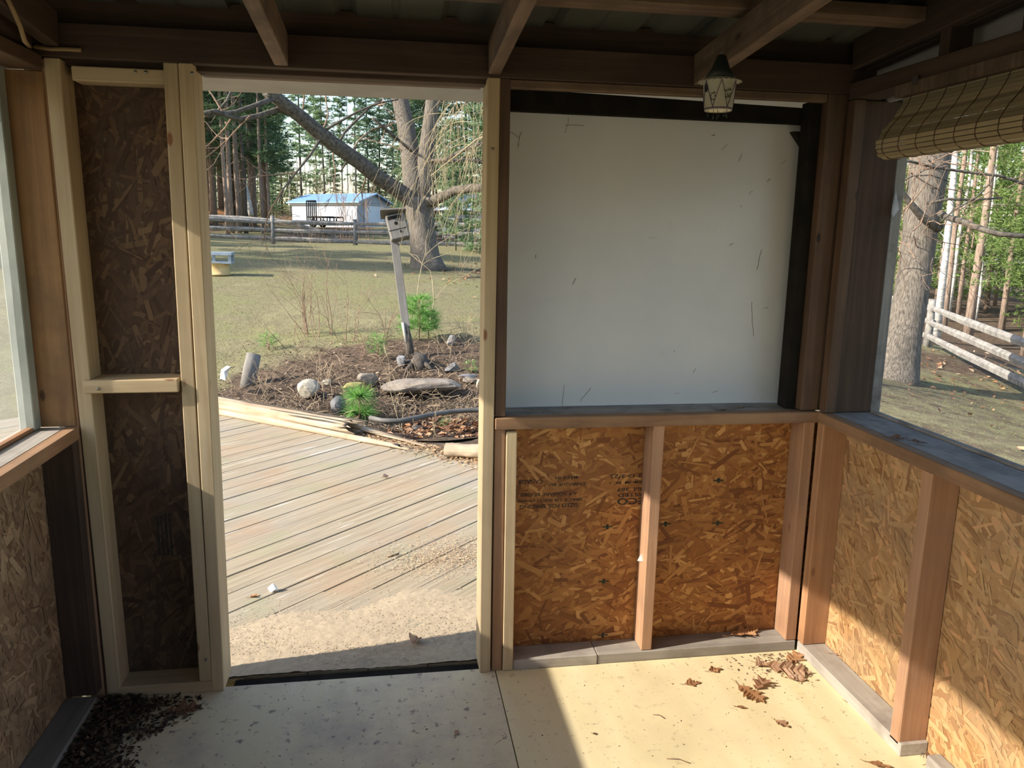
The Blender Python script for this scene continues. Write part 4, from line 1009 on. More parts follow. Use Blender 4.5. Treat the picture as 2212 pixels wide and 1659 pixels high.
dry_shrub(715, 722, 4, 1.0, 'upright bare shrub just right of the tallest one', 3, spread=.14)
dry_shrub(765, 738, 4, .8, 'thin bare shrub between the tall shrubs and the leaning post', 4, spread=.12)
dry_shrub(835, 735, 4, .5, 'low bare shrub left of the feathery green seedling', 5, spread=.25)
dry_shrub(575, 860, 4, .32, 'small dry weeds beside the leaning stake', 6, r=.004, mat=M_TWIG, spread=.35)
dry_shrub(700, 880, 3, .5, 'thin tan weed stalks behind the split log', 7, r=.004, mat=M_TWIG, spread=.25)
dry_shrub(1000, 735, 5, .35, 'low dry stalks in the bed at the right door jamb', 8, r=.004, mat=M_TWIG, spread=.3)
dry_shrub(868, 930, 2, .55, 'pale crooked stalks growing in front of the pond', 9, r=.005, mat=M_TWIGL, spread=.12, base=.04)
dry_shrub(985, 915, 4, .22, 'short tan stalks in bare soil near the hose', 10, r=.0035, mat=M_TWIGL, spread=.2)
dry_shrub(945, 950, 3, .20, 'sparse tan stalks at the deck corner', 13, r=.0035, mat=M_TWIGL, spread=.2)
dry_shrub(640, 745, 7, .35, 'low tangle of dry stalks under the tall shrubs', 14, r=.004, spread=.6, base=.3)
dry_shrub(790, 770, 7, .3, 'low tangle of dry stalks left of the leaning post', 15, r=.004, spread=.6, base=.35)
dry_shrub(985, 770, 7, .3, 'low tangle of dry stalks right of the stump', 16, r=.004, spread=.6, base=.35, mat=M_TWIG)
# pale sapling by the birdhouse post
sp_ = empty('sapling', gp(902, 700), label='slender pale sapling with forked twigs right of the birdhouse post', cat='sapling'); rng = random.Random(21)
P0 = sp_.location.copy(); dep = (P0-Vector(CAMP)).dot(Vector(_f))
for i, pl_ in enumerate([[(902,700),(901,640),(906,600),(912,570)], [(912,570),(890,552),(868,532),(852,510),(838,496)], [(912,570),(922,548),(942,530),(975,510),(1012,492)],
          [(912,570),(920,545),(920,520),(926,495)], [(928,700),(938,650),(934,605),(930,585),(912,570)], [(938,650),(960,620),(985,605),(1028,582)], [(912,572),(930,560),(975,545)], [(912,570),(900,552),(885,548)]]):
    b = MB(); b.tube([at(x, y, dep+.02*math.sin(i+x*.05))-P0 for x, y in pl_], [.008*(1-.6*k/len(pl_))*(1 if i in (0,4) else .6) for k in range(len(pl_))], 6, .5, False)
    b.build('stem' if i in (0,4) else 'twig', M_TWIGL, sp_)

def needle_plant(px, py, h, wdt, n, ln, lab, seed, name='pine_seedling', whorls=5, dz=0.0):
    rng = random.Random(seed); p = gp(px, py); t = empty(name, p+Vector((0,0,dz)), label=lab, cat='seedling')
    b = MB(); b.tube([(0,0,-.02),(.01,0,h*.5),(0,.01,h)], [.008,.006,.003], 6); tips = []
    for k in range(whorls):
        z = h*(.25+.7*k/max(1,whorls-1)); nb = 5
        for j in range(nb):
            a = 2*math.pi*(j+rng.random()*.6)/nb; l_ = wdt*(1.05-.6*k/whorls)*rng.uniform(.6,1.1)
            e = Vector((l_*math.cos(a), l_*math.sin(a), z+l_*rng.uniform(.1,.6))); b.tube([(0,0,z), e], [.003,.0015], 4, .5, False); tips.append((Vector((0,0,z)), e))
    b.build('stem', M_TWIGB, t); f = MB()
    for _ in range(n):
        a_, e = rng.choice(tips); q = a_.lerp(e, rng.uniform(.3,1.05)); d = (Vector((rng.gauss(0,1), rng.gauss(0,1), rng.gauss(.25,.9))).normalized()*.8+(e-a_).normalized()*.7).normalized()
        l_ = ln*rng.uniform(.6,1.1); s_ = d.orthogonal().normalized()*ln*.016; q2 = q+d*l_+Vector((0,0,-l_*.15))
        f.add([q-s_, q+s_, q2], [(0,1,2)], rng.random())
    stuff(f.build('needles', M_SEED, t)); return t
needle_plant(905, 735, .48, .20, 2600, .13, 'feathery bright green young pine around the leaning post', 1)
needle_plant(925, 728, .30, .16, 1200, .12, 'lower right half of the green young pine clump', 2)
needle_plant(776, 905, .20, .07, 900, .17, 'grassy green seedling with long needles in front of the pond', 3, whorls=2)
needle_plant(815, 775, .25, .12, 350, .10, 'sparse green seedling left of the stump', 4)
needle_plant(580, 755, .16, .15, 350, .09, 'small bluish green seedling at the left edge of the bed', 5)
needle_plant(1018, 805, .10, .06, 150, .08, 'tiny green sprout by the right door jamb', 6, whorls=2)
needle_plant(960, 925, .05, .04, 110, .08, 'tiny green sprout in bare soil by the hose', 7, whorls=2)

# ---- leaning birdhouse post
pb_ = gp(886, 772); dep = (pb_-Vector(CAMP)).dot(Vector(_f)); top = at(852, 520, dep)
bh = empty('birdhouse', pb_, label='weathered grey wooden birdhouse on a leaning post in the garden bed', cat='birdhouse')
ax = (top-pb_)
def bbox_part(name, p, q, w_, d_, mat, par):
    p, q = Vector(p), Vector(q); z = (q-p).normalized(); x = Vector((1,0,0)); x = (x-z*x.dot(z)).normalized(); y = z.cross(x); Ln = (q-p).length
    bm = bmesh.new(); bmesh.ops.create_cube(bm, size=1); 
    for v_ in bm.verts: v_.co = Vector((v_.co.x*w_, v_.co.y*d_, (v_.co.z+.5)*Ln))
    bmesh.ops.bevel(bm, geom=list(bm.edges), offset=min(w_,d_)*.06, segments=1, affect='EDGES')
    me = bpy.data.meshes.new(name); bm.to_mesh(me); bm.free(); ob = link(name, me, mat, par)
    ob.matrix_local = Matrix(((x.x,y.x,z.x,p.x),(x.y,y.y,z.y,p.y),(x.z,y.z,z.z,p.z),(0,0,0,1))); return ob
mid = ax*.30
bbox_part('post', ax*.26, ax*1.18, .085, .06, W_GREY, bh)
b = MB(); b.tube([ax*.0+Vector((.01,0,-.05)), ax*.12, ax*.28], [.045,.05,.028], 9, .5, True, .18, random.Random(2)); b.build('rotten_post_foot', M_BARKD, bh)
b = MB(); b.tube([ax*.13+Vector((-.02,-.04,0)), ax*.30+Vector((-.03,-.03,0))], [.014,.018], 6); b.build('splinter', W_PALE, bh)
q0 = at(866, 518, dep-.06)-pb_; q1 = at(852, 466, dep-.06)-pb_; dirv = (q1-q0).normalized()
box_ = bbox_part('nest_box', q0, q1, .20, .17, W_GREY, bh)
hb = (q1-q0).length
b = MB(); b.box((-.145,-.14,0),(.125,.11,.016)); b.build('lid', W_GREY, box_, (0,0,hb+.012), (R(-8), R(10), 0))
b = MB(); b.box((-.082,-.0875,hb*.80),(.06,-.0845,hb*.93)); b.build('vent_slot', W_BLACK, box_)
b = MB(); b.lathe([(.019,0),(.018,.003)], 16); b.build('entry_hole', W_BLACK, box_, (-.01,-.0845,hb*.62), (R(90),0,0))
b = MB(); b.box((-.10,-.0875,hb*.36),(.10,-.0845,hb*.385)); b.build('seam', W_BLACK, box_)
b = MB(); b.lathe([(.014,0),(.013,.003)], 12); b.build('entry_hole', W_BLACK, box_, (.02,-.0845,hb*.26), (R(90),0,0))
# stump at the foot of the post
st = gp(905, 790); b = MB(); b.tube([(0,0,-.05),(0,0,.05),(.01,0,.13)], [.13,.10,.06], 12, .5, True, .2, random.Random(5)); 
for k in range(5): a = k*1.25+.3; b.tube([(0,0,.05),(.14*math.cos(a),.12*math.sin(a),.02),(.26*math.cos(a),.22*math.sin(a),-.03)], [.04,.028,.012], 7)
tag(b.build('tree_stump', M_BARKD, None, st), 'small rotten stump with spreading roots behind the slab', 'stump')
# leaning stake at the left and white rag
p = gp(533, 832); q = at(548, 765, (p-Vector(CAMP)).dot(Vector(_f))+.05)
b = MB(); b.tube([p-Vector((0,0,.05)), p.lerp(q,.5), q], [.075,.072,.068], 9, .5, True, .06, random.Random(3)); tag(b.build('wooden_stake', W_GREY), 'short grey timber stub leaning at the left end of the bed', 'stake')
p = gp(486, 815); b = MB(); r_ = random.Random(4)
pts = [at(475,818,7.3), at(478,798,7.35), at(490,790,7.3), at(498,792,7.25), at(492,806,7.3), at(487,822,7.25)]
b.add(pts+[pts[0].lerp(pts[3],.5)+Vector((0,-.05,.02))], [(i,(i+1)%6,6) for i in range(6)]); tag(b.build('white_rag', M_RAG), 'white plastic rag on the ground at the left edge of the doorway', 'rag')

# ---- blue feeder table on a clay pot
p = gp(472, 594); dep = (p-Vector(CAMP)).dot(Vector(_f)); px1 = dep/FPX
ft = empty('feeder_stand', p, label='blue-grey box feeder standing on an upturned tan pot on the lawn', cat='bird feeder')
b = MB(); b.lathe([(26*px1,0),(27*px1,3*px1),(25*px1,4*px1),(21*px1,26*px1),(22*px1,26*px1)], 24); b.build('clay_pot', M_TAN, ft)
z0 = 25*px1; Wb = 31*px1; Hb = 24*px1
fb = MB(); fb.box((-Wb,-Wb*.6,z0),(Wb,Wb*.6,z0+5*px1)); fb.build('tray', M_BSLATE, ft)
for xx in (-Wb, -7*px1, Wb-6*px1): b = MB(); b.box((xx,-Wb*.6,z0+5*px1),(xx+6*px1,-Wb*.6+3*px1,z0+Hb-6*px1)); b.build('upright', M_BSLATE, ft)
for xx in (-Wb, Wb-6*px1): b = MB(); b.box((xx,Wb*.6-3*px1,z0+5*px1),(xx+6*px1,Wb*.6,z0+Hb-6*px1)); b.build('upright', M_BSLATE, ft)
b = MB(); b.box((-Wb-2*px1,-Wb*.7,z0+Hb-6*px1),(Wb+2*px1,Wb*.7,z0+Hb)); b.build('top', M_BSLATE, ft)

# ---- split-rail fences
def fence(name, posts, rails, lab, extra=()):
    """posts: (px,py_base,depth,height); rails by height between consecutive posts"""
    base = [at(*q[:3]) for q in posts]; t = empty(name, base[0], label=lab, cat='fence'); o = base[0]; rng = random.Random(len(posts))
    for p, q in zip(base, posts):
        b = MB(); g = hz(p.x, p.y); b.tube([Vector((p.x,p.y,g-.1))-o, Vector((p.x+.01,p.y,g+q[3]*.5))-o, Vector((p.x,p.y,g+q[3]))-o], [.085,.08,.07], 7, .5, True, .08, rng); b.build('post', M_FENCE, t)
    for (p, q) in zip(base[:-1], base[1:]):
        for h in rails:
            a = Vector((p.x,p.y,hz(p.x,p.y)+h+rng.uniform(-.03,.03)))-o; c = Vector((q.x,q.y,hz(q.x,q.y)+h+rng.uniform(-.03,.03)))-o
            b = MB(); b.tube([a.lerp(c,-.03), a.lerp(c,.3)+Vector((0,0,rng.uniform(-.02,.02))), a.lerp(c,.7)+Vector((0,0,rng.uniform(-.02,.02))), a.lerp(c,1.03)], [.055,.08,.08,.055], 6, .5, True, .08, rng, smooth=False); b.build('rail', M_FENCE, t)
    for (a, c) in extra:
        b = MB(); b.tube([Vector(a)-o, (Vector(a)+Vector(c))/2-o, Vector(c)-o], [.06,.08,.06], 6, .5, True, .08, rng, smooth=False); b.build('rail', M_FENCE, t)
    return t
fence('rail_fence', [(-160,505,25,1.0),(40,510,26,1.0),(230,515,26.6,1.0),(405,520,27.2,1.0),(590,527,28,1.0),(768,533,28,.95),(1095,540,26,.95),(1300,560,24,.95)], (.18,.48,.78), 'grey split-rail fence crossing the far lawn behind the big tree',
      extra=[(at(452,467,28), at(590,476,28.1)), (at(592,474,28.1), at(715,505,28.3)), (at(640,497,28.3), at(730,515,28.4))])
fence('rail_fence', [(1750,700,20,1.0),(2002,748,16.5,1.0),(2330,935,10.8,1.05),(2700,1150,8,1.05)], (.20,.50,.80), 'pale split-rail fence beyond the right-hand window')

# ---- trees
def skel(o, name, mat, par, pth, n=10, wob=.05, seed=0, smooth=True):
    b = MB(); b.tube([Vector(p[0])-o for p in pth], [p[1] for p in pth], n, .5, True, wob, random.Random(seed), smooth); return b.build(name, mat, par)
TD = 16.8
def T(x, y, d=0.0): return at(x, y, TD+d)
bt = gp(925, 582); bt = T(925, 582); O = bt.copy()
bg_ = empty('bare_tree', O, label='big bare tree with a long low limb sweeping left across the doorway view', cat='tree')
skel(O, 'trunk', M_BARK, bg_, [(T(928,596),.46),(T(924,578),.38),(T(918,555),.31),(T(914,520),.285),(T(910,480),.28),(T(904,450),.31),(T(902,432),.30)], 16, .05, 1)
def limb(pl_, r0, r1, seed, nm='limb', n=8):
    m = len(pl_); return skel(O, nm, M_BARK if nm == 'trunk' else M_BARKL, bg_, [(T(*q), r0+(r1-r0)*i/(m-1)) for i, q in enumerate(pl_)], n, .06, seed)
limb([(893,448),(878,425,-.1),(850,405,-.3),(815,382,-.6),(775,350,-.9),(730,318,-1.2),(690,288,-1.5),(650,252,-1.8),(610,222,-2.1),(575,195,-2.4)], .185, .115, 2)
limb([(896,440),(892,390),(886,330,.2),(876,270,.3),(862,200,.4),(850,120,.5),(835,20,.6)], .23, .15, 3, 'trunk')
limb([(908,438),(915,390),(920,330),(930,260,-.1),(938,190,-.2),(950,90,-.3),(960,-20,-.3)], .19, .12, 4, 'trunk')
limb([(908,442),(930,436,-.2),(955,426,-.5),(985,411,-.8),(1020,407,-1.1),(1070,404,-1.4)], .12, .08, 5)
limb([(640,246,-1.8),(600,237,-2),(560,250,-2.3),(520,258,-2.6),(492,250,-2.9),(465,240,-3.1),(430,246,-3.3)], .06, .035, 6)
limb([(592,212,-2.3),(550,228,-2.6),(510,242,-2.8),(470,246,-3),(440,250,-3.2)], .05, .03, 7)
limb([(470,240,-3),(490,218,-3),(500,195,-3),(510,160,-3)], .03, .02, 8)
limb([(695,296,-1.5),(670,335,-1.6),(640,372,-1.7),(612,408,-1.8),(602,440,-1.8)], .035, .012, 9, 'branch', 6)
limb([(632,378,-1.7),(622,402,-1.7),(610,430,-1.7)], .015, .008, 10, 'branch', 5)
limb([(728,316,-1.2),(745,285,-1.0),(775,255,-.9),(800,230,-.8),(825,215,-.7)], .035, .02, 11, 'branch', 6)
limb([(700,282,-1.5),(735,262,-1.4),(775,240,-1.3),(820,222,-1.2),(860,215,-1)], .03, .015, 12, 'branch', 6)
limb([(805,255,-.9),(840,285,-.6),(870,310,-.3),(888,325)], .03, .03, 13, 'branch', 6)
limb([(760,338,-.9),(745,355,-.9),(735,372,-.9)], .03, .015, 14, 'branch', 5)
limb([(925,350),(960,345,-.4),(1000,325,-.8),(1045,308,-1.1)], .05, .03, 15, 'branch', 6)
limb([(900,350),(940,352,.3),(1000,345,.6),(1060,350,.8)], .05, .03, 16, 'branch', 6)
rng = random.Random(44)
for (x, y, dx, dz, d) in ((600,215,-1,.3,-2.2),(540,250,-.6,-.8,-2.6),(500,255,-.5,-.6,-2.8),(650,255,.2,1,-1.8),(690,290,.6,.9,-1.5),(760,340,.5,.8,-1),(800,230,.6,.5,-.8),(870,230,-.7,.6,.3),(885,330,-.8,.4,.1),(935,230,.8,.5,-.2),(612,408,-.5,-.9,-1.8),(480,240,-.5,.8,-3),(720,310,.3,-1,-1.2),(780,355,.2,-1,-.9),(640,372,-1,-.3,-1.7)):
    b = MB(); grow(b, rng, T(x, y, d)-O, (dx, rng.gauss(0,.4), dz), rng.uniform(1.0,2.0), .022, 2, -.02, .6, .2, 6, (2,4), 4, .004); b.build('twig', M_TWIGB, bg_)

# drooping pale twigs right of the doorway view (a small weeping tree just outside the frame)
wt = Vector((1.95, 8.7, hz(1.95, 8.7))); wp_ = empty('weeping_tree', wt, label='weeping tree with pale tan drooping twigs at the right of the doorway', cat='tree')
rng = random.Random(61)
b = MB(); b.tube([(0,0,-.1),(.02,0,.9),(-.05,0,1.9),(-.1,.0,2.9)], [.09,.075,.06,.04], 10, .5, True, .06, rng); b.build('trunk', M_BARKP, wp_)
for k in range(165):
    z0 = rng.uniform(1.9, 3.7); a = rng.uniform(0, 6.3); b = MB()
    x0, y0 = -.2-rng.random()*1.15, rng.uniform(-.6,.6)
    if rng.random() < .30: x0 = rng.uniform(.1, .8)
    p = Vector((x0, y0, z0)); d = Vector((rng.uniform(-.8,.25), rng.uniform(-.3,.3), rng.uniform(-.5,.2))).normalized(); pts = [p]; L_ = rng.uniform(.6, 1.5); n = 16
    for i in range(n):
        d = (d + Vector((rng.gauss(0,.11), rng.gauss(0,.08), -.16+rng.gauss(0,.09)))).normalized(); pts.append(pts[-1]+d*L_/n)
    b.tube(pts, [.0034*(1-.6*i/n) for i in range(n+1)], 5, .5, False)
    for _ in range(rng.randint(2,4)):
        i = rng.randint(3, n-2); d2 = (pts[i+1]-pts[i]).normalized()+Vector((rng.gauss(0,.7), rng.gauss(0,.3), -.3)); q = [pts[i]]
        for j in range(7): d2 = (d2.normalized()+Vector((rng.gauss(0,.12), 0, -.16))); q.append(q[-1]+d2.normalized()*rng.uniform(.05,.11))
        b.tube(q, [.0022*(1-.08*j) for j in range(len(q))], 4, .5, False)
    b.build('drooping_twig', M_TWIGL, wp_)
for pl_ in ([(-.05,0,2.4),(-.5,.1,2.55),(-1.0,.1,2.35),(-1.5,0,1.95)], [(-.08,0,2.7),(-.6,-.1,3.0),(-1.2,-.1,2.9)], [(0,0,2.1),(-.4,.0,2.1),(-.9,0,1.75)]):
    b = MB(); b.tube(pl_, [.022,.017,.012,.007][:len(pl_)], 7, .5, False); b.build('branch', M_TWIGL, wp_)

# big trunk outside the right-hand window
RD = 11.5
def Rt(x, y, d=0): return at(x, y, RD+d)
O = Rt(1932, 815); rt_ = empty('bare_tree', O, label='thick grey-barked tree trunk close outside the right-hand window', cat='tree')
pw = RD/FPX*.93
skel(O, 'trunk', M_BARK, rt_, [(Rt(1932,838),62*pw),(Rt(1935,815),50*pw),(Rt(1942,780),43*pw),(Rt(1952,720),39*pw),(Rt(1968,640),37*pw),(Rt(1980,560),36*pw),(Rt(1992,470),38*pw),(Rt(2003,400),40*pw),(Rt(2012,330),43*pw),(Rt(2020,240),40*pw),(Rt(2030,100),36*pw),(Rt(2040,-200),30*pw)], 18, .04, 7)
def rl(pl_, r0, r1, seed): 
    m = len(pl_); skel(O, 'branch', M_BARKL, rt_, [(Rt(*q), r0+(r1-r0)*i/(m-1)) for i, q in enumerate(pl_)], 7, .06, seed)
rl([(2030,460,-.3),(2045,470,-.4),(2075,477,-.6),(2100,488,-.7),(2125,497,-.8),(2160,506,-.9),(2230,512,-1)], .05, .035, 1)
rl([(2030,492,-.38),(2010,482,-.42),(1990,468,-.5),(1975,450,-.55),(1955,425,-.6),(1935,400,-.65),(1922,385,-.7)], .075, .025, 2)
rl([(1925,352,-.8),(1965,348,-.7),(2020,362,-.6),(2090,372,-.5),(2160,380,-.5),(2220,400,-.5)], .02, .018, 3)
rl([(2000,440,-.5),(2050,430,-.5),(2095,432,-.5),(2165,428,-.5)], .022, .014, 4)
rl([(2030,480,-.6),(2060,455,-.6),(2110,425,-.6),(2140,395,-.6),(2150,360,-.6)], .014, .008, 5)
rl([(1930,402,-.7),(1970,380,-.7),(2010,378,-.7),(2050,392,-.7)], .014, .009, 6)
rng = random.Random(46)
for k in range(26):
    b = MB(); x = rng.uniform(1900, 2190); y = rng.uniform(340, 560)
    grow(b, rng, Rt(x, y, -.6+rng.gauss(0,.4))-O, (rng.uniform(-1,1), rng.gauss(0,.3), rng.uniform(-.5,.8)), rng.uniform(.5,1.2), .010, 2, 0, .6, .18, 6, (2,3), 4, .003); b.build('twig', M_TWIGB, rt_)

# ---- forest
def foliage(seed, h0, h1, rad, nb, cl, tris, size, flat=.35, taper=.55):
    rng = random.Random(seed); b = MB()
    for i in range(nb):
        t = rng.random(); z = h0+(h1-h0)*t; a = rng.uniform(0, 6.3); l_ = rad*(1-taper*t)*rng.uniform(.55,1.15); rise = rng.uniform(-.15,.25)
        tone = rng.uniform(.1,.9)
        for j in range(cl):
            q = rng.uniform(.25,1.0); c = Vector((l_*q*math.cos(a), l_*q*math.sin(a), z+l_*q*rise)) + Vector((rng.gauss(0,.16)*rad*.4, rng.gauss(0,.16)*rad*.4, rng.gauss(0,.07)*rad*.5))
            for k in range(tris):
                d = Vector((rng.gauss(0,1), rng.gauss(0,1), rng.gauss(.15,flat))).normalized()*size*rng.uniform(.6,1.2); s_ = Vector((rng.gauss(0,1), rng.gauss(0,1), rng.gauss(0,.6))).normalized()*size*.13
                b.add([c-s_, c+s_, c+d], [(0,1,2)], min(1, max(0, tone+rng.gauss(0,.18))))
    return b.mesh('foliage')
def trunk_mesh(seed, h, r, lean=.0, br=0, n=8, name='trunk'):
    rng = random.Random(seed); b = MB(); m = 7; pts = [Vector((lean*h*(i/m)**1.5+rng.gauss(0,.012)*h*.25*(i > 0), rng.gauss(0,.01)*h*.25*(i > 0), h*i/m-.15)) for i in range(m+1)]
    b.tube(pts, [r*(1.15 if i == 0 else 1)*(1-.7*i/m) for i in range(m+1)], n, .5)
    for k in range(br):
        i = rng.randint(1, m-1); a = rng.uniform(0,6.3); l_ = rng.uniform(.5,1.6); p = pts[i].lerp(pts[i+1], rng.random())
        b.tube([p, p+Vector((l_*math.cos(a), l_*math.sin(a), rng.uniform(-.2,.4)))], [r*.16, r*.05], 4, .5, False)
    return b.mesh(name)
FOL = [foliage(100+i, (4.2,5.2,3.4,6.0)[i], 15.5, (2.3,2.0,2.6,1.8)[i], (120,105,140,90)[i], 9, 7, .42) for i in range(4)]
FOLL = [foliage(120+i, (.4,1.5,.3)[i], (7,9,5)[i], (1.7,2.0,1.9)[i], 150, 14, 9, .13, .6, .4) for i in range(3)]
BRU = [foliage(130+i, .1, (2.4,3.2)[i], 1.5, 60, 7, 6, .16, 1.0, .3) for i in range(2)]
for me in FOL: me.materials.append(M_NEEDLE)
for me in FOLL: me.materials.append(M_NEEDLEL)
for me in BRU: me.materials.append(M_BRUSH)
TRK = [trunk_mesh(i, 16, (.125,.10,.15)[i], (.0,.01,-.008)[i], 10) for i in range(3)]
TRK2 = [t.copy() for t in TRK]
TRK3 = [trunk_mesh(20+i, 12, (.075,.06)[i], (.02,-.03)[i], 6) for i in range(2)]
for me in TRK: me.materials.append(M_BARKD)
for me in TRK2: me.materials.append(M_BARKP)
for me in TRK3: me.materials.append(M_BIRCH)
rng = random.Random(2024)
def tree(px, depth, name, lab, group, tr, fo, s=1.0, rz=None, x=None):
    p = gxy(px, depth); o = empty(name, p, (0, 0, rng.uniform(0,6.3) if rz is None else rz), lab, 'tree', group); o.scale = (s, s, s*rng.uniform(.92,1.1))
    link('trunk', tr, None, o)
    if fo: link('foliage', fo, None, o)
    return o
PL = 'tall pine of the dense grove left behind the rail fence'; PG = 'pines behind the far fence'
for k in range(50):     # dense left grove
    px = rng.uniform(415, 588) if k > 8 else rng.uniform(330, 430); d = rng.uniform(40, 68)
    tree(px, d, 'pine_tree', PL, PG, rng.choice(TRK if rng.random() < .3 else TRK2), FOL[rng.randrange(4)] if rng.random() < .62 else None, rng.uniform(.75,1.15))
for k in range(30):
    px = rng.uniform(420, 900); d = rng.uniform(78, 106); p = gxy(px, d)
    if 610 < px < 850 and d < 99: continue
    o = empty('understory_pine', p, (0,0,rng.uniform(0,6.3)), 'low dark evergreen deep in the far wood', 'tree', 'low evergreens deep in the far wood'); q = rng.uniform(.32,.5); o.scale = (q*1.6,q*1.6,q)
    link('foliage', FOL[rng.randrange(4)], None, o, (0,0,-3.2)); link('trunk', TRK[1], None, o).scale = (1,1,.7)
ORD = ['first','second','third','fourth','fifth','sixth','seventh','eighth','ninth','tenth','eleventh','twelfth']
for q, (px, d) in enumerate(((612,100),(655,92),(688,96),(703,90),(742,96),(772,90),(797,95),(822,98),(850,92))):
    tree(px, d, 'pine_tree', 'tall pine behind the white garage, %s from the left' % ORD[q], 'pines behind the garage', rng.choice(TRK), FOL[(0,1,3)[q % 3]] if q not in (1, 4) else FOL[3], rng.uniform(.95,1.15))
RLab = 'pine behind the big bare tree and the weeping twigs'; RG = 'pines on the right of the doorway view'
for k in range(16):
    tree(rng.uniform(850, 1190), rng.uniform(36, 75), 'pine_tree', RLab, RG, rng.choice(TRK), FOL[rng.randrange(4)] if rng.random() < .7 else None, rng.uniform(.85,1.2))
for k in range(26):
    px = rng.uniform(440, 900); d = rng.uniform(60, 106)
    if 615 < px < 850: d = rng.uniform(96, 108)
    tree(px, d, 'slender_tree', 'thin pale-barked tree among the far pines', 'slender pale trunks in the far wood', TRK3[rng.randrange(2)], None, rng.uniform(.8,1.2))
for k in range(26):
    tree(rng.uniform(-350, 400), rng.uniform(36, 62), 'pine_tree', 'pine of the wood left of the doorway view', 'pines left of the doorway view', rng.choice(TRK2), FOL[rng.randrange(4)], rng.uniform(.85,1.2))
for (px, d) in ((470,62),(530,70),(560,84),(600,90),(640,100),(668,98),(700,101),(735,99),(770,102),(805,98),(845,92),(880,80),(910,75),(950,70),(990,64),(1030,60),(1070,58)):
    p = gxy(px, d); o = link('brush_clump', BRU[rng.randrange(2)], None, None, p, (0,0,rng.uniform(0,6.3))); s = rng.uniform(1.2,2.2); o.scale = (s,s,s)
    tag(o, 'yellow-green brush clump at the foot of the far wood', 'shrub', 'brush under the far trees')
# pale leaning dead trunk
p0 = gxy(543, 44); b = MB(); q = [at(543,466,44)-p0, at(538,440,44)-p0, at(532,410,44)-p0, at(526,378,44)-p0]; b.tube(q, [.16,.15,.12,.08], 7)
tag(b.build('dead_trunk', M_BIRCH, None, p0), 'pale leaning dead trunk standing before the left pine grove', 'tree')
# evergreen hedge boughs right of the big tree
for (px, d, s, lb) in ((985,23,.30,'second young evergreen right of the big bare tree'),(1020,24,.36,'third young evergreen right of the big bare tree'),(1052,22.5,.40,'young evergreen cut by the right door jamb'),(965,25,.28,'young evergreen closest to the big bare trunk on its right'),(1085,23,.45,'outermost young evergreen hidden past the right door jamb'),(870,30,.30,'small evergreen left of the big trunk behind the birdhouse')):
    p = gxy(px, d); o = empty('young_spruce', p, (0,0,rng.uniform(0,6)), lb, 'tree', 'young evergreens at the fence'); o.scale = (s,s,s)
    link('foliage', FOL[rng.randrange(4)], None, o, (0,0,-3.2)); link('trunk', TRK[1], None, o, (0,0,0), (0,0,0)).scale = (.6,.6,.5)
# bare saplings in front of the garage
b = MB(); rr2 = random.Random(5)
for i, px in enumerate((690,705,725,740,752,765,778,790,800,812,822,735,748)):
    p = at(px, 505, 33+rr2.uniform(-1,1)); p.z = hz(p.x, p.y); o = empty('bare_sapling', p, label='bare thin sapling in front of the white garage', cat='sapling', group='bare saplings before the garage')
    b = MB(); grow(b, rr2, (0,0,0), (rr2.gauss(0,.12), rr2.gauss(0,.12), 1), rr2.uniform(1.4,2.3), .016, 2, .03, .25, .07, 6, (2,3), 4, .006); b.build('stem', M_TWIGB, o)

# right-hand wood seen through the window
for q, (px, d, k) in enumerate(sorted(((2062,24,0),(2090,27,1),(2118,22,2),(2040,30,0),(2150,29,1),(2190,25,0),(1890,30,0),(1905,26,1),(1925,33,2),(2075,36,1)))):
    tree(px, d, 'slim_pine', 'slim pink-barked trunk beyond the right window, %s counting from its left jamb' % ORD[q], 'slim pines beyond the right fence', TRK2[k], None, rng.uniform(.75,.95))
for (px, d, s, lb) in ((2048,21,1.35,'bright white birch trunk just right of the thick grey-barked tree'),(2068,26,1.0,'thinner white birch behind the bright birch in the right window'),(1880,26,.9,'white birch at the left jamb of the right window')):
    tree(px, d, 'birch_tree', lb, 'birches beyond the right fence', TRK3[0], None, s)
for k in range(24):
    px = rng.uniform(1840, 2420); d = rng.uniform(20.5, 40)
    p = gxy(px, d); o = empty('leafy_tree', p, (0,0,rng.uniform(0,6.3)), 'bright green leafy tree in the wood beyond the right window', 'tree', 'leafy trees beyond the right fence'); s = rng.uniform(.8,1.3); o.scale = (s,s,s)
    link('foliage', FOLL[rng.randrange(3)], None, o); link('trunk', TRK3[rng.randrange(2)] if rng.random() < .3 else TRK2[1], None, o).scale = (.6,.6,.6)
for k in range(14):
    px = rng.uniform(1180, 1830); d = rng.uniform(30, 50); p = gxy(px, d); o = empty('leafy_tree', p, (0,0,rng.uniform(0,6.3)), 'green leafy tree in the wood behind the white board', 'tree', 'leafy trees behind the white board'); q = rng.uniform(.9,1.4); o.scale = (q,q,q)
    link('foliage', FOLL[rng.randrange(3)], None, o); link('trunk', TRK2[1], None, o).scale = (.6,.6,.6)
for k in range(14):   # wood on the left, glimpsed through the plastic
    a = rng.uniform(-30, -12); p = Vector((a, rng.uniform(12, 40), 0)); p.z = hz(p.x, p.y)
    o = empty('pine_tree', p, (0,0,rng.uniform(0,6.3)), 'dark pine glimpsed through the plastic of the left window', 'tree', 'pines beyond the left window'); o.scale = (.9,.9,.9)
    link('trunk', TRK[rng.randrange(3)], None, o); link('foliage', FOL[rng.randrange(4)], None, o)

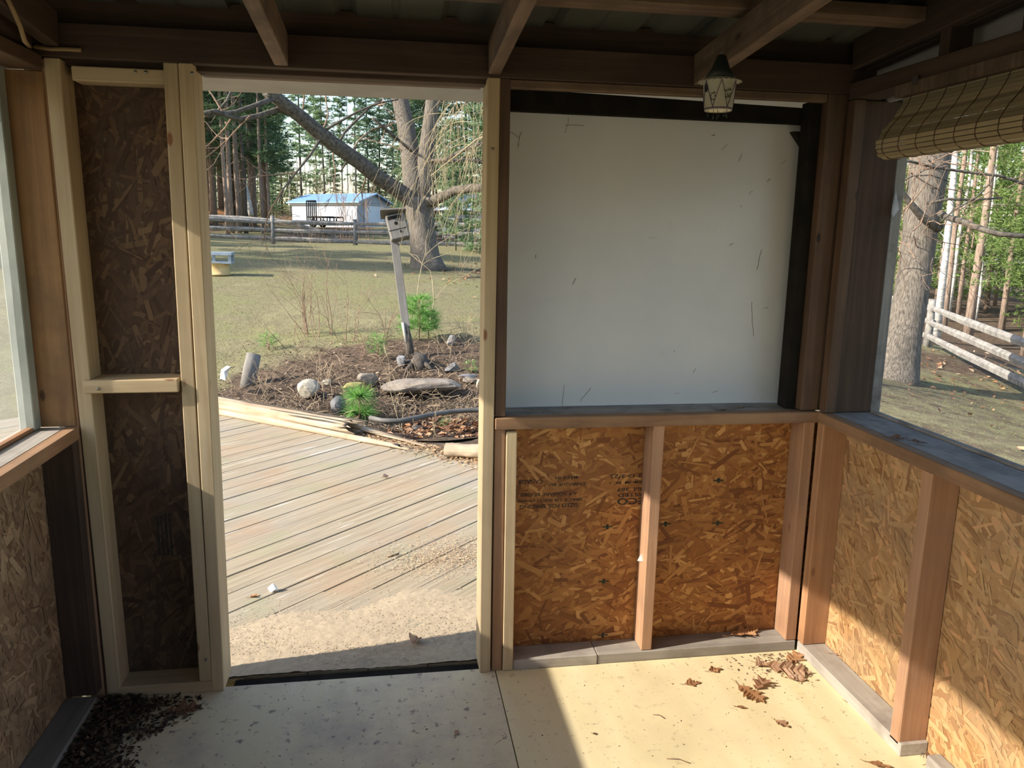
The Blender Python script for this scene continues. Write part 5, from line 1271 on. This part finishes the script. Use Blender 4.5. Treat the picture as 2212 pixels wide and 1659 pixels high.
# ---- white garage with blue roof
gd = 80.0; A = at(632, 487, gd); Bc = at(772, 491, gd-5); Cc = at(842, 491, gd+1.5)
gb = min(A.z, Bc.z, Cc.z)-.25; ga = empty('garage', (A.x, A.y, gb), label='white garage with a blue metal roof beyond the rail fence', cat='garage'); O = Vector((A.x, A.y, gb))
def ww(p, h): return Vector((p.x, p.y, gb+h))-O
he = at(700, 437, gd-2.5).z-gb; hr = at(790, 421, gd-2).z-gb
dx_ = (Cc-Bc); dl = (Bc-A); Dc = A+dx_
for nm, p, q in (('wall', A, Bc), ('wall', Bc, Cc), ('wall', Cc, Dc), ('wall', Dc, A)):
    b = MB(); v4 = [ww(p,0), ww(q,0), ww(q,he), ww(p,he)]; nrm = (v4[1]-v4[0]).cross(v4[3]-v4[0]).normalized()*.1
    b.add(v4+[v_-nrm for v_ in v4], [(0,1,2,3),(7,6,5,4),(0,4,5,1),(1,5,6,2),(2,6,7,3),(3,7,4,0)]); b.build(nm, M_WHITE, ga)
mid1, mid0 = (Bc+Cc)/2, (A+Dc)/2
for p, q, m1 in ((Bc, Cc, mid1), (A, Dc, mid0)):
    b = MB(); e = (q-p).normalized(); nrm = Vector((e.y,-e.x,0))*.05; v3 = [ww(p,he), ww(q,he), ww(m1,hr)]
    b.add([v_+nrm for v_ in v3]+[v_-nrm for v_ in v3], [(0,1,2),(5,4,3),(0,3,4,1),(1,4,5,2),(2,5,3,0)]); b.build('gable', M_WHITE, ga)
el = dl.normalized()*.5
for p, q in ((A, Bc), (Dc, Cc)):
    out = ((p-mid0)).normalized()*.4; b = MB()
    v4 = [ww(p-el+out,he-.1), ww(q+el+out,he-.1), ww(mid1+el,hr+.05), ww(mid0-el,hr+.05)]
    b.add(v4+[v_+Vector((0,0,.12)) for v_ in v4], [(3,2,1,0),(4,5,6,7),(0,1,5,4),(1,2,6,5),(2,3,7,6),(3,0,4,7)]); b.build('roof', M_BLUE, ga)
b = MB(); v4 = [ww(A-el,he-.28)+Vector((0,-.12,0)), ww(Bc+el,he-.28)+Vector((0,-.12,0)), ww(Bc+el,he-.12)+Vector((0,-.12,0)), ww(A-el,he-.12)+Vector((0,-.12,0))]
b.add(v4+[v_+Vector((0,.08,0)) for v_ in v4], [(0,1,2,3),(7,6,5,4),(0,4,5,1),(2,6,7,3)]); b.build('fascia', plain('pale_fascia', (.6,.6,.58), (.7,.7,.68)), ga)
e = (Cc-Bc); nrm = Vector((e.y,-e.x,0)).normalized()*.08; b = MB(); v4 = [ww(Bc+e*.2,0)+nrm, ww(Bc+e*.8,0)+nrm, ww(Bc+e*.8,he*.9)+nrm, ww(Bc+e*.2,he*.9)+nrm]
b.add(v4+[v_-nrm*.8 for v_ in v4], [(0,1,2,3),(0,4,5,1),(1,5,6,2),(2,6,7,3),(3,7,4,0)]); b.build('door', plain('pale_blue_door', (.62,.68,.78), (.68,.74,.84)), ga)
b = MB(); b.tube([ww(Bc+e*.15,he*.92)+nrm*1.3, ww(Bc+e*.85,he*.92)+nrm*1.3], .06, 4); b.build('door_track', plain('grey_track', (.45,.45,.45), (.5,.5,.5)), ga)
# ---- utility trailer
td = 71.0; P0 = at(664, 490, td); P1 = at(722, 491, td-1); zb = hz(P0.x, P0.y); ut = empty('utility_trailer', (P0.x, P0.y, zb), label='black utility trailer with raised ramp gate parked before the garage', cat='trailer')
e = (P1-P0); e.z = 0; side = Vector((-e.y, e.x, 0)).normalized()*1.5
def bar(name, pts, r): b = MB(); b.tube(pts, r*1.9, 5); return b.build(name, M_BLK, ut)
for s_ in (Vector(), side):
    bar('side_rail', [s_+Vector((0,0,.95)), s_+e+Vector((0,0,.95))], .04); bar('bed_rail', [s_+Vector((0,0,.5)), s_+e+Vector((0,0,.5))], .07)
    for k in range(5): bar('stanchion', [s_+e*k/4+Vector((0,0,.5)), s_+e*k/4+Vector((0,0,.95))], .03)
    b = MB(); b.lathe([(.15,-.1),(.36,-.1),(.38,-.05),(.38,.05),(.36,.1),(.15,.1)], 18, cen=(0,0,0)); w0 = b.build('wheel', M_BLK, ut, s_+e*.22+Vector((0,0,.38)), (R(90), 0, math.atan2(e.y, e.x)))
b = MB(); b.box((0,0,.46),(e.length,1.5,.52)); b.build('bed', M_BLK, ut, (0,0,0), (0,0,math.atan2(e.y,e.x)))
gx = e.normalized()*1.0
for k in range(6): q = gx*k/5; bar('gate_bar', [q+Vector((0,0,.5)), q+Vector((0,0,2.35))], .03)
for h in (.55,2.35): bar('gate_frame', [Vector((0,0,h)), gx+Vector((0,0,h))], .045)
bar('tongue', [e+Vector((0,0,.45))+side*.5, e*1.25+Vector((0,0,.4))+side*.5], .06)
# ---- second pale building glimpsed at the right
sd_ = 48.0; A = at(955, 508, sd_); B2 = at(1120, 512, sd_-2); zb = min(hz(A.x,A.y), hz(B2.x,B2.y))-.2; sb = empty('outbuilding', (A.x, A.y, zb), label='pale blue-white outbuilding half hidden behind the weeping twigs', cat='building')
e = B2-A; e.z = 0; hgt = at(1000, 452, sd_).z-zb; ht = at(1000, 418, sd_+3).z-zb
b = MB(); b.box((0,0,0),(e.length,6,hgt)); b.build('wall', M_WHITE, sb, (0,0,0), (0,0,math.atan2(e.y,e.x)))
b = MB(); b.add([(-.4,-.5,hgt-.1),(e.length+.4,-.5,hgt-.1),(e.length+.4,3.2,ht),(-.4,3.2,ht),(-.4,6.5,hgt-.1),(e.length+.4,6.5,hgt-.1)], [(0,1,2,3),(3,2,5,4),(0,3,4),(1,5,2)]); b.build('roof', plain('pale_metal_roof', (.36,.42,.50), (.44,.50,.58), 3, .5), sb, (0,0,0), (0,0,math.atan2(e.y,e.x)))
for x_ in (.9, 2.6):
    b = MB(); b.box((x_,-.06,.15),(x_+1.1,.02,hgt*.72)); b.build('door', plain('dark_opening', (.05,.055,.06), (.08,.085,.09)), sb, (0,0,0), (0,0,math.atan2(e.y,e.x)))
